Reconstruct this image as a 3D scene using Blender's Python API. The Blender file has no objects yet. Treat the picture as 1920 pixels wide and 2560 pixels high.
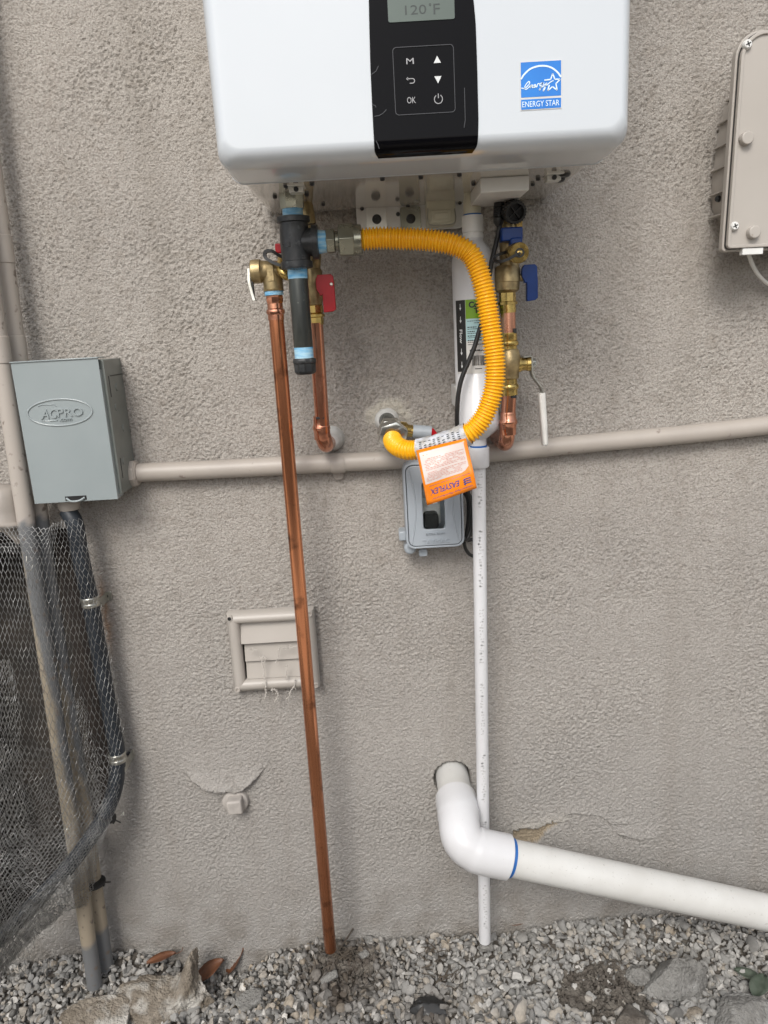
import bpy, math, random
import numpy as np
from mathutils import Vector

random.seed(7); RNG = np.random.default_rng(11)
S = bpy.context.scene
# ---------------------------------------------------------------- camera
FPX, DIST, CAMH = 1850.0, 1.216, 1.19
PITCH, ROLL = math.radians(13.7), math.radians(3.3)
_R0 = np.array([1, 0, 0.]); _U0 = np.array([0, math.sin(PITCH), math.cos(PITCH)]); FW = np.array([0, math.cos(PITCH), -math.sin(PITCH)])
RT = _R0*math.cos(ROLL) - _U0*math.sin(ROLL); UP = _R0*math.sin(ROLL) + _U0*math.cos(ROLL)
CP = np.array([0, -DIST, CAMH])
cam = bpy.data.cameras.new('camera'); co = bpy.data.objects.new('camera', cam); S.collection.objects.link(co); S.camera = co
from mathutils import Matrix
co.matrix_world = Matrix(((RT[0], UP[0], -FW[0], CP[0]), (RT[1], UP[1], -FW[1], CP[1]), (RT[2], UP[2], -FW[2], CP[2]), (0, 0, 0, 1)))
cam.sensor_fit = 'HORIZONTAL'; cam.sensor_width = 36; cam.lens = 36*FPX/1920; cam.clip_start = .02; cam.clip_end = 400
# ---------------------------------------------------------------- world, sun
W = bpy.data.worlds.new('World'); S.world = W; W.use_nodes = True
nt = W.node_tree; bgn = nt.nodes['Background']
sky = nt.nodes.new('ShaderNodeTexSky'); sky.sky_type = 'NISHITA'; sky.sun_disc = False
SUN_EL, SUN_AZ = math.radians(42), math.radians(194)
sky.sun_elevation = SUN_EL; sky.sun_rotation = SUN_AZ; sky.air_density = 1.0; sky.dust_density = 3.0; sky.ozone_density = 1.0
hs = nt.nodes.new('ShaderNodeHueSaturation'); hs.inputs['Saturation'].default_value = .38
nt.links.new(sky.outputs[0], hs.inputs['Color']); nt.links.new(hs.outputs[0], bgn.inputs[0]); bgn.inputs[1].default_value = .15
sl = bpy.data.lights.new('sun', 'SUN'); sl.energy = 1.5; sl.angle = math.radians(22); sl.color = (1, .965, .91)
so = bpy.data.objects.new('sun', sl); S.collection.objects.link(so)
sd = Vector((math.sin(SUN_AZ)*math.cos(SUN_EL), math.cos(SUN_AZ)*math.cos(SUN_EL), math.sin(SUN_EL)))
so.rotation_euler = sd.to_track_quat('Z', 'Y').to_euler(); so.location = (0, -2, 4)
vs = S.view_settings; vs.view_transform = 'Standard'; vs.look = 'None'; vs.gamma = 1; vs.use_curve_mapping = False; vs.exposure = 0.30

# ---------------------------------------------------------------- helpers
def P(x, y, o=0.):
    """the point at distance o in front of the wall seen at photo pixel x, y"""
    d = FW + RT*((x-960)/FPX) + UP*((1280-y)/FPX)
    return CP + d*((-o-CP[1])/d[1])
def PZ(x, y, z):
    d = FW + RT*((x-960)/FPX) + UP*((1280-y)/FPX)
    return CP + d*((z-CP[2])/d[2])
A = np.array
def unit(v): v = np.asarray(v, float); return v/np.linalg.norm(v)
def catmull(pts, n=8):
    p = np.asarray(pts, float); p = np.vstack([2*p[0]-p[1], p, 2*p[-1]-p[-2]]); out = []
    for i in range(1, len(p)-2):
        for k in range(n):
            t = k/n
            out.append(.5*((2*p[i]) + (-p[i-1]+p[i+1])*t + (2*p[i-1]-5*p[i]+4*p[i+1]-p[i+2])*t*t + (-p[i-1]+3*p[i]-3*p[i+1]+p[i+2])*t**3))
    out.append(p[-2]); return np.array(out)
def resample(p, step):
    d = np.r_[0, np.cumsum(np.linalg.norm(np.diff(p, axis=0), axis=1))]; n = max(2, int(round(d[-1]/step))+1)
    t = np.linspace(0, d[-1], n); return np.stack([np.interp(t, d, p[:, k]) for k in range(p.shape[1])], 1), t

class MB:
    def __init__(s): s.v = []; s.f = []; s.n = 0
    def add(s, v, f):
        v = np.asarray(v, float); s.v.append(v); s.f += [tuple(i+s.n for i in q) for q in f]; s.n += len(v); return s
    def box(s, a, b):
        a, b = np.minimum(a, b), np.maximum(a, b)
        v = [(x, y, z) for x in (a[0], b[0]) for y in (a[1], b[1]) for z in (a[2], b[2])]
        return s.add(v, [(0,1,3,2),(4,6,7,5),(0,4,5,1),(2,3,7,6),(0,2,6,4),(1,5,7,3)])
    def obox(s, c, ax, h):
        c = A(c, float); ax = [A(a, float) for a in ax]
        v = [c+i*h[0]*ax[0]+j*h[1]*ax[1]+k*h[2]*ax[2] for i in (-1,1) for j in (-1,1) for k in (-1,1)]
        return s.add(v, [(0,1,3,2),(4,6,7,5),(0,4,5,1),(2,3,7,6),(0,2,6,4),(1,5,7,3)])
    def tube(s, pts, r, n=14, caps=True, closed=False):
        pts = np.asarray(pts, float); m = len(pts); r = np.broadcast_to(np.asarray(r, float), (m,))
        T = np.gradient(pts, axis=0)
        if closed: T = np.roll(pts, -1, 0)-np.roll(pts, 1, 0)
        T /= np.linalg.norm(T, axis=1)[:, None]+1e-12
        a = A([0, 0, 1.]) if abs(T[0][2]) < .9 else A([1., 0, 0])
        N = unit(np.cross(T[0], a)); ang = np.linspace(0, 2*math.pi, n, endpoint=False); V = []
        for i in range(m):
            N = unit(N - T[i]*(N@T[i])); B = np.cross(T[i], N)
            V.append(pts[i] + r[i]*(np.cos(ang)[:, None]*N + np.sin(ang)[:, None]*B))
        F = []
        for i in range(m if closed else m-1):
            j = (i+1) % m
            for k in range(n): l = (k+1) % n; F.append((i*n+k, i*n+l, j*n+l, j*n+k))
        if caps and not closed: F += [tuple(range(n))[::-1], tuple(range((m-1)*n, m*n))]
        return s.add(np.vstack(V), F)
    def lathe(s, a, b, prof, n=28, ph=0., ell=1.):
        """rings from point a towards b: prof = [(fraction of the way, radius)]"""
        a, b = A(a, float), A(b, float); ax = b-a; T = unit(ax)
        ref = A([0, 1., 0]) if abs(T[1]) < .9 else A([0, 0, 1.])
        N = unit(np.cross(T, ref)); B = np.cross(T, N); ang = np.linspace(0, 2*math.pi, n, endpoint=False)+ph; V = []
        for t, r in prof: V.append(a+ax*t + r*(np.cos(ang)[:, None]*N + ell*np.sin(ang)[:, None]*B))
        m = len(prof); F = []
        for i in range(m-1):
            for k in range(n): l = (k+1) % n; F.append((i*n+k, i*n+l, (i+1)*n+l, (i+1)*n+k))
        F += [tuple(range(n))[::-1], tuple(range((m-1)*n, m*n))]
        return s.add(np.vstack(V), F)
    def prism(s, ol, fr, d0, d1):
        o, u, v, n = fr; ol = [A(p, float) for p in ol]; m = len(ol)
        V = [o+p[0]*u+p[1]*v+d0*n for p in ol]+[o+p[0]*u+p[1]*v+d1*n for p in ol]
        F = [tuple(range(m))[::-1], tuple(range(m, 2*m))]+[(i, (i+1) % m, m+(i+1) % m, m+i) for i in range(m)]
        return s.add(V, F)
    def ring(s, o1, o2, fr, d0, d1):
        """plate with a hole: outer and inner outline of equal count"""
        o, u, v, n = fr; m = len(o1)
        g = lambda ol, d: [o+p[0]*u+p[1]*v+d*n for p in ol]
        V = g(o1, d0)+g(o1, d1)+g(o2, d1)+g(o2, d0); F = []
        for i in range(m):
            j = (i+1) % m
            for k in range(4): l = (k+1) % 4; F.append((k*m+i, k*m+j, l*m+j, l*m+i))
        return s.add(V, F)
    def ribbon(s, pl, w, fr, d0, d1, closed=False):
        """flat stroke of width w along the 2-D polyline pl"""
        p = np.asarray(pl, float); t = np.gradient(p, axis=0)
        if closed: t = np.roll(p, -1, 0)-np.roll(p, 1, 0)
        t /= np.linalg.norm(t, axis=1)[:, None]+1e-9; nn = np.stack([-t[:, 1], t[:, 0]], 1)*w/2
        o, u, v, n = fr; g = lambda q, d: q[:, :1]*u+q[:, 1:]*v+o+d*n
        m = len(p); V = np.vstack([g(p-nn, d0), g(p-nn, d1), g(p+nn, d1), g(p+nn, d0)]); F = []
        for i in range(m if closed else m-1):
            j = (i+1) % m
            for k in range(4): l = (k+1) % 4; F.append((k*m+i, k*m+j, l*m+j, l*m+i))
        if not closed: F += [(0, m, 2*m, 3*m), (m-1, 4*m-1, 3*m-1, 2*m-1)]
        return s.add(V, F)
    def text(s, st, fr, rect, ext=.0003, shear=0., fn=None, d=0., bold=0.):
        """lettering fitted into rect = (u0, v0, u1, v1) of the frame"""
        c = bpy.data.curves.new('t', 'FONT'); c.body = st; c.shear = shear; c.offset = bold; c.resolution_u = 3
        c.extrude = .5
        ob = bpy.data.objects.new('t', c); S.collection.objects.link(ob); bpy.context.view_layer.update()
        dg = bpy.context.evaluated_depsgraph_get(); me = bpy.data.meshes.new_from_object(ob.evaluated_get(dg))
        v = np.empty(len(me.vertices)*3); me.vertices.foreach_get('co', v); v = v.reshape(-1, 3)
        F = [tuple(p.vertices) for p in me.polygons]
        bpy.data.objects.remove(ob); bpy.data.curves.remove(c); bpy.data.meshes.remove(me)
        lo, hi = v.min(0), v.max(0); q = (v-lo)/(hi-lo+1e-9)
        U = rect[0]+q[:, 0]*(rect[2]-rect[0]); V_ = rect[1]+q[:, 1]*(rect[3]-rect[1]); Dp = d+q[:, 2]*ext
        if fn: X = fn(U, V_, Dp)
        else:
            o, u, w, n = fr; X = o+U[:, None]*u+V_[:, None]*w+Dp[:, None]*n
        return s.add(X, F)
    def mesh(s, name):
        me = bpy.data.meshes.new(name); me.from_pydata(np.vstack(s.v).tolist(), [], s.f); me.validate(); return me

def rrect(w, h, r, n=5, cx=0, cy=0):
    r = min(r, w/2-1e-5, h/2-1e-5); o = []
    for q, (x, y) in enumerate(((w/2-r, h/2-r), (-w/2+r, h/2-r), (-w/2+r, -h/2+r), (w/2-r, -h/2+r))):
        for k in range(n+1):
            a = math.pi/2*(q+k/n); o.append((cx+x+r*math.cos(a), cy+y+r*math.sin(a)))
    return o
def circ(r, n=28, cx=0, cy=0): return [(cx+r*math.cos(2*math.pi*k/n), cy+r*math.sin(2*math.pi*k/n)) for k in range(n)]
X_, Y_, Z_ = A([1., 0, 0]), A([0, 1., 0]), A([0, 0, 1.])
def wf(o, u=X_, v=Z_): return (A(o, float), u, v, unit(np.cross(u, v)))   # frame facing out of the wall

def thing(name, label, cat, loc=(0, 0, 0), group=None):
    o = bpy.data.objects.new(name, None); S.collection.objects.link(o); o.location = tuple(loc); o.empty_display_size = .02
    o['label'] = label; o['category'] = cat
    if group: o['group'] = group
    return o
def tag(o, label, cat, group=None):
    o['label'] = label; o['category'] = cat
    if group: o['group'] = group
    return o
def root_loc(p):
    l = A([0, 0, 0.])
    while p is not None: l = l+A(p.location); p = p.parent
    return l
def obj(name, mb, m, parent=None, bev=0., sm=40, label=None, loc=None, seg=2, stuff=False):
    me = mb.mesh(name) if isinstance(mb, MB) else mb
    off = root_loc(parent)
    if parent is None and loc is not None: off = A(loc, float)
    if np.abs(off).sum() > 0:
        n = len(me.vertices); v = np.empty(n*3); me.vertices.foreach_get('co', v); v = (v.reshape(-1, 3)-off).ravel(); me.vertices.foreach_set('co', v)
    if sm:
        me.polygons.foreach_set('use_smooth', [True]*len(me.polygons)); me.set_sharp_from_angle(angle=math.radians(sm))
    me.materials.append(m); me.update()
    o = bpy.data.objects.new(name, me); S.collection.objects.link(o)
    if parent is not None: o.parent = parent
    elif loc is not None: o.location = tuple(loc)
    if bev:
        b = o.modifiers.new('bevel', 'BEVEL'); b.width = bev; b.segments = seg; b.limit_method = 'ANGLE'; b.angle_limit = math.radians(35); b.use_clamp_overlap = True
    if label: o['label'] = label
    if stuff: o['kind'] = 'stuff'
    return o

# ---------------------------------------------------------------- noise (numpy)
def pn(x, y, seed=0):
    r = np.random.default_rng(seed); n = 512; g = r.uniform(0, 2*math.pi, (n, n)); gx, gy = np.cos(g), np.sin(g)
    xi, yi = np.floor(x).astype(int), np.floor(y).astype(int); xf, yf = x-xi, y-yi
    u, v = xf**3*(xf*(xf*6-15)+10), yf**3*(yf*(yf*6-15)+10)
    def d(i, j): a, b = (xi+i) % n, (yi+j) % n; return gx[a, b]*(xf-i)+gy[a, b]*(yf-j)
    a, b, c, e = d(0, 0), d(1, 0), d(0, 1), d(1, 1)
    return ((a+(b-a)*u)*(1-v)+(c+(e-c)*u)*v)*1.6
def fbm(x, y, o=3, seed=0):
    s = 0; a = 1
    for k in range(o): s = s+a*pn(x*2**k, y*2**k, seed+k); a *= .5
    return s
def n3(p, f, seed=0):
    """cheap 3-D noise"""
    return (pn(p[:, 0]*f+p[:, 2]*f*.31, p[:, 1]*f-p[:, 2]*f*.27, seed)+pn(p[:, 1]*f+p[:, 0]*f*.23+9, p[:, 2]*f+3, seed+1)+pn(p[:, 2]*f-p[:, 1]*f*.19+5, p[:, 0]*f+17, seed+2))/2
def sstep(a, b, x): t = np.clip((x-a)/(b-a), 0, 1); return t*t*(3-2*t)

# ---------------------------------------------------------------- materials
def mat(name, c, rough=.5, metal=0., c2=None, ns=20, nd=4, stretch=(1, 1, 1), lo=.35, hi=.65, bump=0., bs=200, bd=.001, coat=0., spec=.5,
        c3=None, ns3=60, lo3=.6, hi3=.7, rvar=0., bst=(1, 1, 1), emis=None):
    m = bpy.data.materials.new(name); m.use_nodes = True; N, L = m.node_tree.nodes, m.node_tree.links; b = N['Principled BSDF']
    b.inputs['Base Color'].default_value = (*c, 1); b.inputs['Roughness'].default_value = rough; b.inputs['Metallic'].default_value = metal
    b.inputs['Specular IOR Level'].default_value = spec; b.inputs['Coat Weight'].default_value = coat; b.inputs['Coat Roughness'].default_value = .06
    tc = N.new('ShaderNodeTexCoord')
    def noise(s, st, det=nd):
        mp = N.new('ShaderNodeMapping'); mp.inputs['Scale'].default_value = st; L.new(tc.outputs['Object'], mp.inputs[0])
        n = N.new('ShaderNodeTexNoise'); n.inputs['Scale'].default_value = s; n.inputs['Detail'].default_value = det; L.new(mp.outputs[0], n.inputs['Vector']); return n
    def ramp(n, a, b_):
        r = N.new('ShaderNodeMapRange'); r.inputs[1].default_value = a; r.inputs[2].default_value = b_; L.new(n.outputs[0], r.inputs[0]); return r
    def mix(fac, c1s, c2v):
        x = N.new('ShaderNodeMix'); x.data_type = 'RGBA'; L.new(fac, x.inputs[0])
        if isinstance(c1s, tuple): x.inputs[6].default_value = (*c1s, 1)
        else: L.new(c1s, x.inputs[6])
        x.inputs[7].default_value = (*c2v, 1); return x.outputs[2]
    col = c
    if c2:
        col = mix(ramp(noise(ns, stretch), lo, hi).outputs[0], col, c2)
    if c3:
        col = mix(ramp(noise(ns3, (1, 1, 1)), lo3, hi3).outputs[0], col, c3)
    if not isinstance(col, tuple): L.new(col, b.inputs['Base Color'])
    if rvar:
        r = ramp(noise(ns*1.7, stretch), .3, .7); r.inputs[3].default_value = max(.02, rough-rvar); r.inputs[4].default_value = rough+rvar; L.new(r.outputs[0], b.inputs['Roughness'])
    if bump:
        n = noise(bs, bst, 3); bp = N.new('ShaderNodeBump'); bp.inputs['Strength'].default_value = bump; bp.inputs['Distance'].default_value = bd
        L.new(n.outputs[0], bp.inputs['Height']); L.new(bp.outputs[0], b.inputs['Normal'])
    m['col'] = name
    return m
M = {}
M['white_enamel'] = mat('white_enamel', (.58, .615, .65), .12, c2=(.555, .59, .625), ns=4, coat=.3, rvar=.05)
M['heater_plate'] = mat('heater_plate', (.66, .64, .60), .09, .6, c2=(.60, .58, .54), ns=60, bump=.12, bs=300, bd=.0003)
M['cream'] = mat('cream_plastic', (.62, .60, .47), .35, c2=(.56, .55, .43), ns=30)
M['white_plastic'] = mat('white_plastic', (.74, .74, .72), .3, c2=(.69, .69, .67), ns=14)
M['gloss_black'] = mat('gloss_black', (.003, .003, .004), .08, spec=.10)
M['film'] = mat('film', (.035, .036, .04), .12)
M['lcd'] = mat('lcd', (.085, .115, .10), .3, c2=(.075, .10, .085), ns=9)
M['lcd_ink'] = mat('lcd_ink', (.022, .032, .03), .4)
M['white_ink'] = mat('white_ink', (.62, .64, .64), .5)
M['grey_ink'] = mat('grey_ink', (.33, .33, .34), .5)
M['blue_label'] = mat('blue_label', (.006, .16, .56), .4, c2=(.01, .19, .62), ns=22)
M['pale_print'] = mat('pale_print', (.68, .80, .88), .4)
M['black'] = mat('black_rubber', (.012, .012, .012), .42, c2=(.02, .02, .02), ns=40)
M['iron'] = mat('black_iron', (.034, .036, .038), .38, .55, c2=(.065, .066, .068), ns=55, c3=(.17, .19, .19), ns3=70, lo3=.64, hi3=.8, bump=.5, bs=900, bd=.0005, rvar=.12)
M['iron_pipe'] = mat('iron_pipe', (.035, .038, .036), .34, .5, c2=(.085, .09, .08), ns=45, stretch=(1, 1, .22), c3=(.22, .22, .2), ns3=110, lo3=.68, hi3=.8, rvar=.12)
M['tape'] = mat('teal_tape', (.10, .36, .62), .45, c2=(.40, .62, .74), ns=260, stretch=(.15, .15, 1), bump=.8, bs=500, bd=.0008, bst=(.2, .2, 1))
M['chrome'] = mat('bright_plate', (.72, .72, .68), .28, .55)
M['polished'] = mat('polished_nut', (.70, .70, .66), .14, .95, c2=(.5, .5, .46), ns=50)
M['zinc'] = mat('zinc', (.62, .63, .60), .24, .9, c2=(.45, .46, .43), ns=80, rvar=.1)
M['nickel'] = mat('nickel_nut', (.34, .34, .28), .3, .85, c2=(.27, .27, .22), ns=30, rvar=.1)
M['brass'] = mat('brass', (.62, .45, .15), .24, .92, c2=(.44, .31, .11), ns=60, rvar=.1)
M['bronze'] = mat('cast_brass', (.44, .34, .18), .42, .8, c2=(.25, .19, .10), ns=90, bump=.45, bs=700, bd=.0005)
M['copper'] = mat('copper', (.78, .40, .27), .2, .95, c2=(.55, .24, .15), ns=26, stretch=(1, 1, .25), c3=(.30, .12, .08), ns3=34, lo3=.6, hi3=.76, rvar=.1)
M['copper_old'] = mat('copper_oxidised', (.78, .33, .17), .2, .92, c2=(.38, .145, .07), ns=16, stretch=(2.2, 2.2, .12), c3=(.09, .04, .025), ns3=22, lo3=.57, hi3=.72, rvar=.12)
M['yellow'] = mat('yellow_jacket', (.92, .47, .008), .33, c2=(.86, .42, .008), ns=18, coat=.15)
M['red'] = mat('red_handle', (.42, .006, .014), .3, c2=(.33, .005, .012), ns=40, spec=.3)
M['blue'] = mat('blue_handle', (.005, .03, .15), .3, c2=(.006, .04, .2), ns=40, spec=.3)
M['pvc'] = mat('white_pvc', (.64, .64, .62), .36, c2=(.57, .565, .54), ns=14, c3=(.42, .41, .38), ns3=240, lo3=.64, hi3=.76, rvar=.08)
M['pvc_new'] = mat('new_pvc', (.66, .665, .68), .3, c2=(.61, .61, .62), ns=10, c3=(.54, .53, .51), ns3=260, lo3=.66, hi3=.8)
M['blue_ring'] = mat('blue_ring', (.015, .12, .40), .5)
M['pvc_print'] = mat('faint_print', (.48, .48, .48), .5)
M['paint_beige'] = mat('beige_paint', (.40, .36, .32), .45, c2=(.35, .315, .28), ns=11, c3=(.24, .20, .17), ns3=60, lo3=.68, hi3=.74, bump=.15, bs=90, bd=.001)
M['box_beige'] = mat('beige_box', (.415, .385, .35), .42, c2=(.385, .355, .32), ns=7, c3=(.3, .26, .22), ns3=130, lo3=.73, hi3=.76)
M['ac_grey'] = mat('grey_enamel', (.29, .325, .33), .16, c2=(.265, .30, .305), ns=9, bump=.10, bs=45, bd=.001, coat=.4)
M['ac_side'] = mat('grey_enamel_body', (.20, .215, .20), .3, c2=(.17, .185, .17), ns=30, bump=.1, bs=60)
M['cover_grey'] = mat('cover_grey', (.36, .395, .43), .32, c2=(.33, .365, .40), ns=10)
M['dark'] = mat('recess_shade', (.02, .018, .016), .9, c2=(.035, .028, .022), ns=12)
M['stud'] = mat('old_wood', (.026, .018, .013), .8, c2=(.015, .011, .009), ns=20, stretch=(4, 4, .5))
M['sleeve'] = mat('black_flex', (.016, .021, .028), .45, c2=(.026, .032, .04), ns=20, bump=.2, bs=80)
M['steel'] = mat('galvanised', (.55, .55, .50), .28, .85, c2=(.38, .37, .33), ns=60)
M['wire'] = mat('galvanised_wire', (.42, .42, .41), .32, .75, c2=(.20, .20, .195), ns=40)
M['orange'] = mat('orange_print', (.85, .24, .01), .25, c2=(.80, .21, .01), ns=25, coat=.3)
M['tagwhite'] = mat('tag_white', (.60, .52, .48), .28, coat=.2)
M['redprint'] = mat('red_print', (.55, .22, .17), .5)
M['navy'] = mat('navy_print', (.02, .04, .22), .5)
M['wrap'] = mat('clear_wrap', (.62, .64, .70), .22, c2=(.40, .38, .34), ns=60, stretch=(1, 1, 2), bump=.9, bs=220, bd=.002, coat=.5)
M['green_label'] = mat('green_label', (.17, .34, .005), .3)
M['aqua_label'] = mat('aqua_label', (.40, .60, .62), .35)
M['print_black'] = mat('print_black', (.015, .015, .015), .4)
M['rock'] = mat('rubble', (.27, .235, .19), .9, c2=(.15, .125, .095), ns=38, c3=(.48, .46, .42), ns3=26, lo3=.48, hi3=.66, bump=1, bs=190, bd=.007)
M['rock_grey'] = mat('grey_concrete_chunk', (.24, .235, .22), .9, c2=(.15, .145, .135), ns=30, c3=(.30, .295, .28), ns3=45, lo3=.52, hi3=.68, bump=1, bs=200, bd=.006)
M['soil'] = mat('soil', (.085, .072, .06), .95, c2=(.15, .135, .115), ns=60, bump=.8, bs=200, bd=.004)
M['leaf_brown'] = mat('dry_leaf', (.16, .065, .03), .55, c2=(.10, .04, .02), ns=40)
M['leaf_green'] = mat('green_leaf', (.045, .062, .042), .5, c2=(.09, .11, .085), ns=60)
M['twig'] = mat('twig', (.10, .08, .06), .8, c2=(.05, .04, .03), ns=60)
M['lint'] = mat('lint', (.50, .47, .43), .9)
M['white_vinyl'] = mat('white_vinyl', (.66, .65, .62), .4, c2=(.58, .57, .54), ns=30)
M['caulk'] = mat('caulk', (.60, .60, .58), .7, c2=(.45, .44, .42), ns=50, bump=.6, bs=200, bd=.002)
M['plug'] = mat('plug_paint', (.42, .39, .36), .7, c2=(.35, .325, .30), ns=60, bump=.5, bs=300, bd=.001)
M['concrete'] = mat('bounce_ground', (.56, .51, .43), .9, c2=(.49, .445, .38), ns=6, bump=.3, bs=80, bd=.003)  # unseen ground beyond, made pale and warm to bounce light upward
M['added_wall'] = mat('added_rear_wall', (.30, .275, .25), .9, c2=(.26, .235, .21), ns=3)
g = bpy.data.materials.new('clear_window'); g.use_nodes = True; gb = g.node_tree.nodes['Principled BSDF']
gb.inputs['Base Color'].default_value = (.85, .88, .88, 1); gb.inputs['Transmission Weight'].default_value = 1; gb.inputs['Roughness'].default_value = .04; gb.inputs['IOR'].default_value = 1.15
M['glass'] = g

# stucco
def stucco():
    m = bpy.data.materials.new('stucco'); m.use_nodes = True; N, L = m.node_tree.nodes, m.node_tree.links; b = N['Principled BSDF']; b.inputs['Roughness'].default_value = .8; b.inputs['Specular IOR Level'].default_value = .25
    tc = N.new('ShaderNodeTexCoord')
    def noise(s, d): n = N.new('ShaderNodeTexNoise'); n.inputs['Scale'].default_value = s; n.inputs['Detail'].default_value = d; L.new(tc.outputs['Object'], n.inputs['Vector']); return n
    def mr(src, a, c, o0=0, o1=1): r = N.new('ShaderNodeMapRange'); r.inputs[1].default_value = a; r.inputs[2].default_value = c; r.inputs[3].default_value = o0; r.inputs[4].default_value = o1; L.new(src, r.inputs[0]); return r.outputs[0]
    def mix(f, a, c):
        x = N.new('ShaderNodeMix'); x.data_type = 'RGBA'; L.new(f, x.inputs[0])
        for k, q in ((6, a), (7, c)):
            if isinstance(q, tuple): x.inputs[k].default_value = (*q, 1)
            else: L.new(q, x.inputs[k])
        return x.outputs[2]
    def att(n): a = N.new('ShaderNodeAttribute'); a.attribute_name = n; return a.outputs['Fac']
    c = mix(mr(noise(3.2, 5).outputs[0], .35, .65), (.412, .382, .346), (.372, .346, .316))
    c = mix(mr(noise(45, 4).outputs[0], .52, .75), c, (.33, .30, .265))
    c = mix(mr(noise(300, 2).outputs[0], .46, .66, 0, .5), c, (.17, .145, .125))   # dark grain speckle that also paints in the shade of the pits
    c = mix(mr(noise(260, 2).outputs[0], .34, .24, 0, .45), c, (.50, .455, .41))
    gr = mr(noise(2.2, 4).outputs[0], .3, .7, .0, .5)
    sx = N.new('ShaderNodeSeparateXYZ'); L.new(tc.outputs['Object'], sx.inputs[0])
    mm = N.new('ShaderNodeMath'); mm.operation = 'MULTIPLY'; L.new(mr(sx.outputs[2], .95, .1), mm.inputs[0]); mm.inputs[1].default_value = .75
    c = mix(mm.outputs[0], c, (.330, .322, .308))           # grey dust that settled on the lower part
    sp = N.new('ShaderNodeMath'); sp.operation = 'MULTIPLY'; L.new(mr(sx.outputs[2], .22, .02, 0, .75), sp.inputs[0]); L.new(mr(noise(16, 6).outputs[0], .42, .62), sp.inputs[1]); c = mix(sp.outputs[0], c, (.20, .18, .155))   # splashed mud at the foot
    st_ = N.new('ShaderNodeMapping'); st_.inputs['Scale'].default_value = (14, 1, .8); L.new(tc.outputs['Object'], st_.inputs[0]); sn = N.new('ShaderNodeTexNoise'); sn.inputs['Scale'].default_value = 1.2; sn.inputs['Detail'].default_value = 5; L.new(st_.outputs[0], sn.inputs['Vector'])
    c = mix(mr(sn.outputs[0], .5, .72, 0, .35), c, (.27, .245, .215))   # old rain streaks
    c = mix(att('pale'), c, (.50, .465, .40))
    c = mix(att('chip'), c, (.36, .30, .22))
    c = mix(att('rust'), c, (.22, .12, .06))
    L.new(c, b.inputs['Base Color'])
    n = noise(360, 3); bp = N.new('ShaderNodeBump'); bp.inputs['Strength'].default_value = 1; bp.inputs['Distance'].default_value = .003
    L.new(n.outputs[0], bp.inputs['Height']); L.new(bp.outputs[0], b.inputs['Normal']); return m
M['stucco'] = stucco()

# pipes painted beige above and bare grey below (paint ends at a height of the pipe)
def painted_pipe(z1, zb):
    m = bpy.data.materials.new('part_painted_conduit'); m.use_nodes = True; N, L = m.node_tree.nodes, m.node_tree.links; b = N['Principled BSDF']; b.inputs['Roughness'].default_value = .5
    tc = N.new('ShaderNodeTexCoord'); sx = N.new('ShaderNodeSeparateXYZ'); L.new(tc.outputs['Object'], sx.inputs[0])
    n = N.new('ShaderNodeTexNoise'); n.inputs['Scale'].default_value = 14; n.inputs['Detail'].default_value = 5; L.new(tc.outputs['Object'], n.inputs['Vector'])
    def math_(op, a, c):
        x = N.new('ShaderNodeMath'); x.operation = op
        for k, q in enumerate((a, c)):
            if isinstance(q, (int, float)): x.inputs[k].default_value = q
            else: L.new(q, x.inputs[k])
        return x.outputs[0]
    def mr(src, a, c): r = N.new('ShaderNodeMapRange'); r.inputs[1].default_value = a; r.inputs[2].default_value = c; L.new(src, r.inputs[0]); return r.outputs[0]
    jit = math_('MULTIPLY', math_('SUBTRACT', n.outputs[0], .5), .09); z = math_('ADD', sx.outputs[2], jit)
    top = mr(z, z1-.004, z1+.004); low = mr(z, zb-.004, zb+.01)
    # below z1 the overspray covers mostly the left flank of the pipe, more of it lower down
    gn = N.new('ShaderNodeSeparateXYZ'); L.new(tc.outputs['Normal'], gn.inputs[0])
    side = math_('ADD', math_('MULTIPLY', gn.outputs[0], -.9), math_('MULTIPLY', math_('SUBTRACT', .72, sx.outputs[2]), 4.0))
    side = math_('ADD', side, math_('MULTIPLY', math_('SUBTRACT', n.outputs[0], .5), 1.5))
    mid = math_('MULTIPLY', mr(side, .0, .45), low)
    def mix(f, a, c):
        x = N.new('ShaderNodeMix'); x.data_type = 'RGBA'; L.new(f, x.inputs[0])
        for k, q in ((6, a), (7, c)):
            if isinstance(q, tuple): x.inputs[k].default_value = (*q, 1)
            else: L.new(q, x.inputs[k])
        return x.outputs[2]
    c = mix(mid, (.155, .16, .165), (.33, .28, .21)); c = mix(top, c, (.40, .36, .32))
    n2 = N.new('ShaderNodeTexNoise'); n2.inputs['Scale'].default_value = 70; L.new(tc.outputs['Object'], n2.inputs['Vector'])
    c = mix(mr(n2.outputs[0], .62, .72), c, (.16, .13, .11)); L.new(c, b.inputs['Base Color']); return m

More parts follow.
